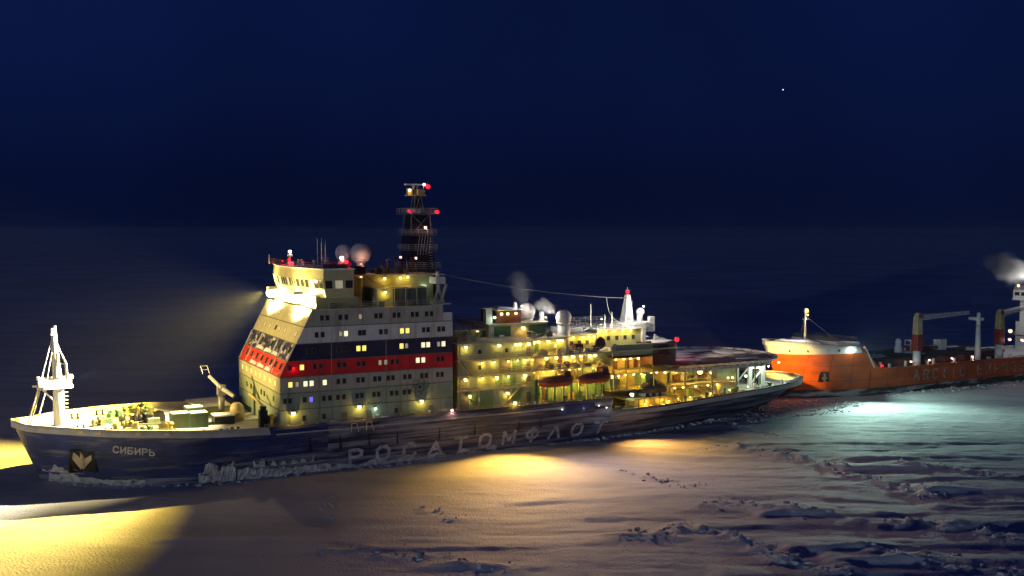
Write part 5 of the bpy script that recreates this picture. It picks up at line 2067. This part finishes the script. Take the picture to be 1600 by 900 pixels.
# behind the wheelhouse and on the mast
for u, v, z, k, p in ((62.5, -10.4, 34.0, 'y', 70), (60.9, -14.9, 31.7, 'y', 80), (65.6, -10.4, 34.1, 'y', 40), (67.1, -10.4, 34.2, 'y', 60),
                      (66.4, -8.6, 37.9, 'p', 12), (71.0, -5.0, 37.6, 'p', 30), (71.8, -7.2, 33.8, 'p', 40), (56.8, -12.8, 33.0, 'y', 90), (57.8, -10.6, 34.3, 'y', 30),
                      (70.6, -9.5, 32.4, 'g', 60)):
    lamp(ib, u, v, z, k, p, .26)
lamp(ib, MC[0] + .4, -3.4, 43.6, 'p', 40, .30)
lamp(ib, MC[0] - 1.9, -.9, 51.0, 'y', 25, .34)
lamp(ib, MC[0] + 1.4, -.4, 52.2, 'w', 12, .3)
lamp(ib, MC[0] + 2.4, 0, 51.8, 'r', 60, .46)
lamp(ib, MC[0] + 4.3, -.1, 46.7, 'r', 60, .46)
lamp(ib, MC[0] - 3.0, -3.2, 46.9, 'r', 12, .22)
# wheelhouse roof
lamp(ib, 48.5, 4.2, 38.9, 'w', 60, .34)
lamp(ib, 48.2, 3.8, 37.4, 'r', 90, .26)
lamp(ib, 48.0, 8.0, 37.0, 'r', 50, .14)
lamp(ib, 52.8, -14.6, 38.1, 'w', 60, .38)
lamp(ib, 53.2, -13.2, 38.0, 'r', 90, .26)
lamp(ib, 53.6, -14.8, 37.4, 'r', 120, .32)
# radio house and stern
lamp(ib, 120.8, -4.6, 29.6, 'r', 60, .42)
lamp(ib, 123.8, -6.4, 26.4, 'w', 900, .2, off=(-.6, -1.6, .6))
lamp(ib, 118.8, -8.9, 24.6, 'w', 1300, .18, off=(-.8, -1.6, .4))
lamp(ib, 112.0, -8.0, 24.2, 'w', 700, .16, off=(-.6, -1.2, .4))
lamp(ib, 137.4, -.2, 17.9, 'r', 160, .52)
lamp(ib, 99.4, -6.2, 25.0, 'w', 700, .16, off=(.3, -1.0, .2))  # lamp added to light up the steam puff
lamp(ib, 93.2, -7.4, 27.6, 'w', 420, .14, off=(.4, -1.2, .3))  # lamp added beside the stack to light the thin steam
lamp(ib, 60.0, -4.4, 36.6, 'p', 140, .14, off=(0, -1.0, .5))

# the two banks of floodlights on the front of the bridge
for v, z in ((9.4, 31.0), (-8.7, 30.4)):
    for dv in (-1.1, 0, 1.1):
        MB().beam((47.6, v + dv, 30.2), (46.2, v + dv, 30.5), .12, .12).build('floodlight_bracket', M['lip'], ib)
    put('floodlight', bulb_mesh('f'), (46.2, v, 30.7), ib, sc=(1.15, 1.15, 1.0))
    spot(ib, (45.3, v, 28.9), (48, v, 28.9), 13000, 165, .25, (1.0, .80, .28), .3)
for v in (9.4, -8.7):
    spot(ib, (44.2, v, 32.6), (48, v, 33.6), 2800, 140, .5, (1.0, .76, .20), .2)  # extra glow added for the wheelhouse front, without its own fitting
FLC = (1.0, 0.66, 0.06)
spot(ib, (44.7, 9.4, 31.0), (-25, -40, 0), 850000, 48, 1.0, (1.0, .74, .22), .3)
spot(ib, (44.7, 9.4, 31.0), (-15, -40, 0), 520000, 48, 1.0, FLC, .3)
spot(ib, (44.7, 9.4, 31.0), (12, -46, 0), 5000, 60, 1.0, (1.0, .7, .35), .3)
spot(ib, (44.7, -8.7, 30.7), (10, 0, 9), 210000, 66, .8, (1.0, .82, .36), .3)
spot(ib, (44.7, 9.4, 31.0), (-40, 18, 0), 900000, 60, .8, FLC, .3)
spot(ib, (44.7, -8.7, 30.7), (-150, 6, 6), 1100000, 72, 1.0, (1.0, .9, .66), .3)
# sodium floods over the port side, then an added foreground fill
SOD = (1.0, 0.54, 0.09)
spot(ib, (86.7, -17.6, 9.5), (80, -30, 0), 18000, 105, 1.0, SOD, .2)
spot(ib, (86.0, -17.2, 15.8), (79, -33, 0), 26000, 88, 1.0, SOD, .2)
spot(ib, (115.5, -17.4, 8.9), (115, -25, 0), 12000, 105, 1.0, (1.0, .5, .12), .2)
spot(ib, (92.0, -15.9, 21.6), (92, -90, 0), 31000, 120, 1.0, (.95, .66, .64), .3)  # fill added to brighten the foreground ice, no lamp fitting
# stern floods on the follower
spot(ib, (128.8, -9.0, 19.6), (179, 10, 14), 26000, 30, .7, (1.0, .86, .6), .2)
spot(ib, (127.0, -2.0, 21.2), (150, 2, 13), 3500, 100, .9, (.9, .92, 1.0), .2)

lamp(ib, 159.6, -9.6, 12.4, 'y', 60, .3)
spot(ib, (160.6, -10.4, 12.2), (179, 9.5, 8), 90000, 46, 1.0, (1.0, .64, .12), .2)
# flood added on the foremast platform to brighten the tower front
put('floodlight', bulb_mesh('f'), (8.5, -1.2, 17.8), ib, sc=(.4, .4, .4))
spot(ib, (9.8, -1.2, 17.7), (45, 0, 21.5), 62000, 62, .6, (1.0, .70, .22), .2)

# ================================================================== LAMPS OF THE CARGO SHIP
lamp(cs, 11.8, -.4, 22.2, 'y', 90, .42)
lamp(cs, 11.9, -.7, 20.9, 'y', 40, .26)
lamp(cs, 17.6, -10.0, 12.2, 'g', 320, .62, off=(0, -1.3, .2))
lamp(cs, 23.4, -9.4, 12.6, 'r', 20, .26)
for u in (40.4, 47.4, 56.2, 64.4):
    lamp(cs, u, -9.6, 7.9, 'p', 26, .32)
lamp(cs, 29.8, -9.6, 7.4, 'r', 16, .3)
lamp(cs, 79.6, -9.9, 14.4, 'y', 160, .55)
lamp(cs, 79.4, -9.9, 12.0, 'p', 90, .42)
lamp(cs, 84.6, -10.0, 11.6, 'p', 60, .42)
lamp(cs, 108, 9.0, 25.8, 'y', 80, .4)
lamp(cs, 107.5, 5.4, 23.4, 'b', 30, .4)
lamp(cs, 100, -2, 26.8, 'w', 3200, .3, off=(-3.5, -2, 1.0))  # lamp added to light the funnel smoke
TEAL = (.60, 1.0, .82)
spot(cs, (17.6, -12.0, 13.4), (2, -70, 0), 66000, 126, 1.0, TEAL, .3)
spot(cs, (17.6, -12.0, 13.4), (60, -44, 0), 14000, 100, 1.0, TEAL, .3)
spot(cs, (11.8, -1.0, 20.6), (2, 0, 13.5), 5000, 110, .9, (1.0, .85, .7), .2)

# ================================================================== broken ice round the hulls and in the channel
rnd = random.Random(21)
sp = []
for k in range(1500):
    u = rnd.uniform(6, 160)
    off = abs(rnd.gauss(0, .7))
    p = W(u, -hb(u, 0) - .2 - off)
    sp.append((p.x, p.y, -.05, abs(rnd.gauss(.14, .26)) + .06))
for k in range(900):
    u = rnd.uniform(148, 190)
    v = rnd.uniform(-14, 6) if u < 178 else rnd.uniform(-9, 4)
    p = W(u, v)
    sp.append((p.x, p.y, .05, abs(rnd.gauss(.1, .22)) + .06))
for k in range(420):
    u = rnd.uniform(205, 275)
    p = W(u, 1.2 - abs(rnd.gauss(0, 2.2)))
    sp.append((p.x, p.y, .05, abs(rnd.gauss(.1, .22)) + .06))
chunk_field('brash_ice', sp, 'broken brash ice along both hulls and in the channel between them', M['ice'], .3)


# ================================================================== steam
def plume(name, c, size, density, label, seed, lean_=(0, 0), group=None):
    b = MB()
    b.sphere((0, 0, 0), 1.0, 24, 16)
    m = bpy.data.materials.new(name + '_vapour')
    m.use_nodes = True
    nt = m.node_tree
    for n in list(nt.nodes):
        nt.nodes.remove(n)
    out = nt.nodes.new('ShaderNodeOutputMaterial')
    pv = nt.nodes.new('ShaderNodeVolumePrincipled')
    pv.inputs['Color'].default_value = (.92, .92, .95, 1)
    pv.inputs['Anisotropy'].default_value = .2
    tc = nt.nodes.new('ShaderNodeTexCoord')
    ln = nt.nodes.new('ShaderNodeVectorMath')
    ln.operation = 'LENGTH'
    nt.links.new(tc.outputs['Object'], ln.inputs[0])
    no = nt.nodes.new('ShaderNodeTexNoise')
    no.inputs['Scale'].default_value = 1.9
    no.inputs['Detail'].default_value = 6
    mp = nt.nodes.new('ShaderNodeMapping')
    mp.inputs['Location'].default_value = (seed, seed * 1.7, seed * .3)
    nt.links.new(tc.outputs['Object'], mp.inputs[0])
    nt.links.new(mp.outputs[0], no.inputs['Vector'])
    a = nt.nodes.new('ShaderNodeMath')          # noise*1.6 - length
    a.operation = 'MULTIPLY_ADD'
    nt.links.new(no.outputs['Fac'], a.inputs[0])
    a.inputs[1].default_value = 1.4
    nb = nt.nodes.new('ShaderNodeMath')
    nb.operation = 'MULTIPLY'
    nb.inputs[1].default_value = -1.0
    nt.links.new(ln.outputs['Value'], nb.inputs[0])
    nt.links.new(nb.outputs[0], a.inputs[2])
    mr = nt.nodes.new('ShaderNodeMapRange')
    mr.inputs['From Min'].default_value = .05
    mr.inputs['From Max'].default_value = .75
    mr.inputs['To Max'].default_value = density
    nt.links.new(a.outputs[0], mr.inputs['Value'])
    nt.links.new(mr.outputs['Result'], pv.inputs['Density'])
    nt.links.new(pv.outputs[0], out.inputs['Volume'])
    o = b.build(name, m)
    o.location = c
    o.scale = size
    o.rotation_euler = (0, R(lean_[0]), R(lean_[1]))
    tag(o, label, 'steam', group, kind='stuff')
    return o


plume('steam_plume', W(93.4, -6.0, 31.2), (3.6, 2.4, 6.0), .30, 'thin grey steam rising past the forward white radome', 3.1, (-12, 0))
plume('steam_plume', W(99.6, -5.6, 27.2), (3.8, 2.4, 2.4), 1.8, 'dense white puff of steam between the two midship radomes', 8.4, (25, 30))
plume('smoke_plume', W(176 + 92, 12 + 1, 31.6), (9.5, 6.5, 6.5), .6, 'pale smoke drifting from the cargo ship funnel', 5.2, (15, 0))

# the one bright star
b = MB()
b.sphere((0, 0, 0), 1.0, 8, 6)
star = b.build('star', emit('starlight', (.85, .9, 1.0), 1.3))
star.location = (2596 * 1.5, 15000, 43 + 1345 * 1.5)
star.scale = (9, 9, 9)
tag(star, 'single bright star above the cargo ship in the dark sky', 'star')


# ================================================================== the frosty air: even haze
b = MB()
b.box(-9000, 9000, -9500, 9600, -8, 60)
hm = bpy.data.materials.new('haze_air')
hm.use_nodes = True
for n in list(hm.node_tree.nodes):
    hm.node_tree.nodes.remove(n)
ho = hm.node_tree.nodes.new('ShaderNodeOutputMaterial')
hv = hm.node_tree.nodes.new('ShaderNodeVolumePrincipled')
hv.inputs['Color'].default_value = (.82, .89, 1.0, 1)
hv.inputs['Density'].default_value = .000045
hv.inputs['Anisotropy'].default_value = .35
hm.node_tree.links.new(hv.outputs[0], ho.inputs['Volume'])
haze = b.build('haze', hm)
tag(haze, 'faint frosty haze in the night air over the ice', 'haze', kind='stuff')
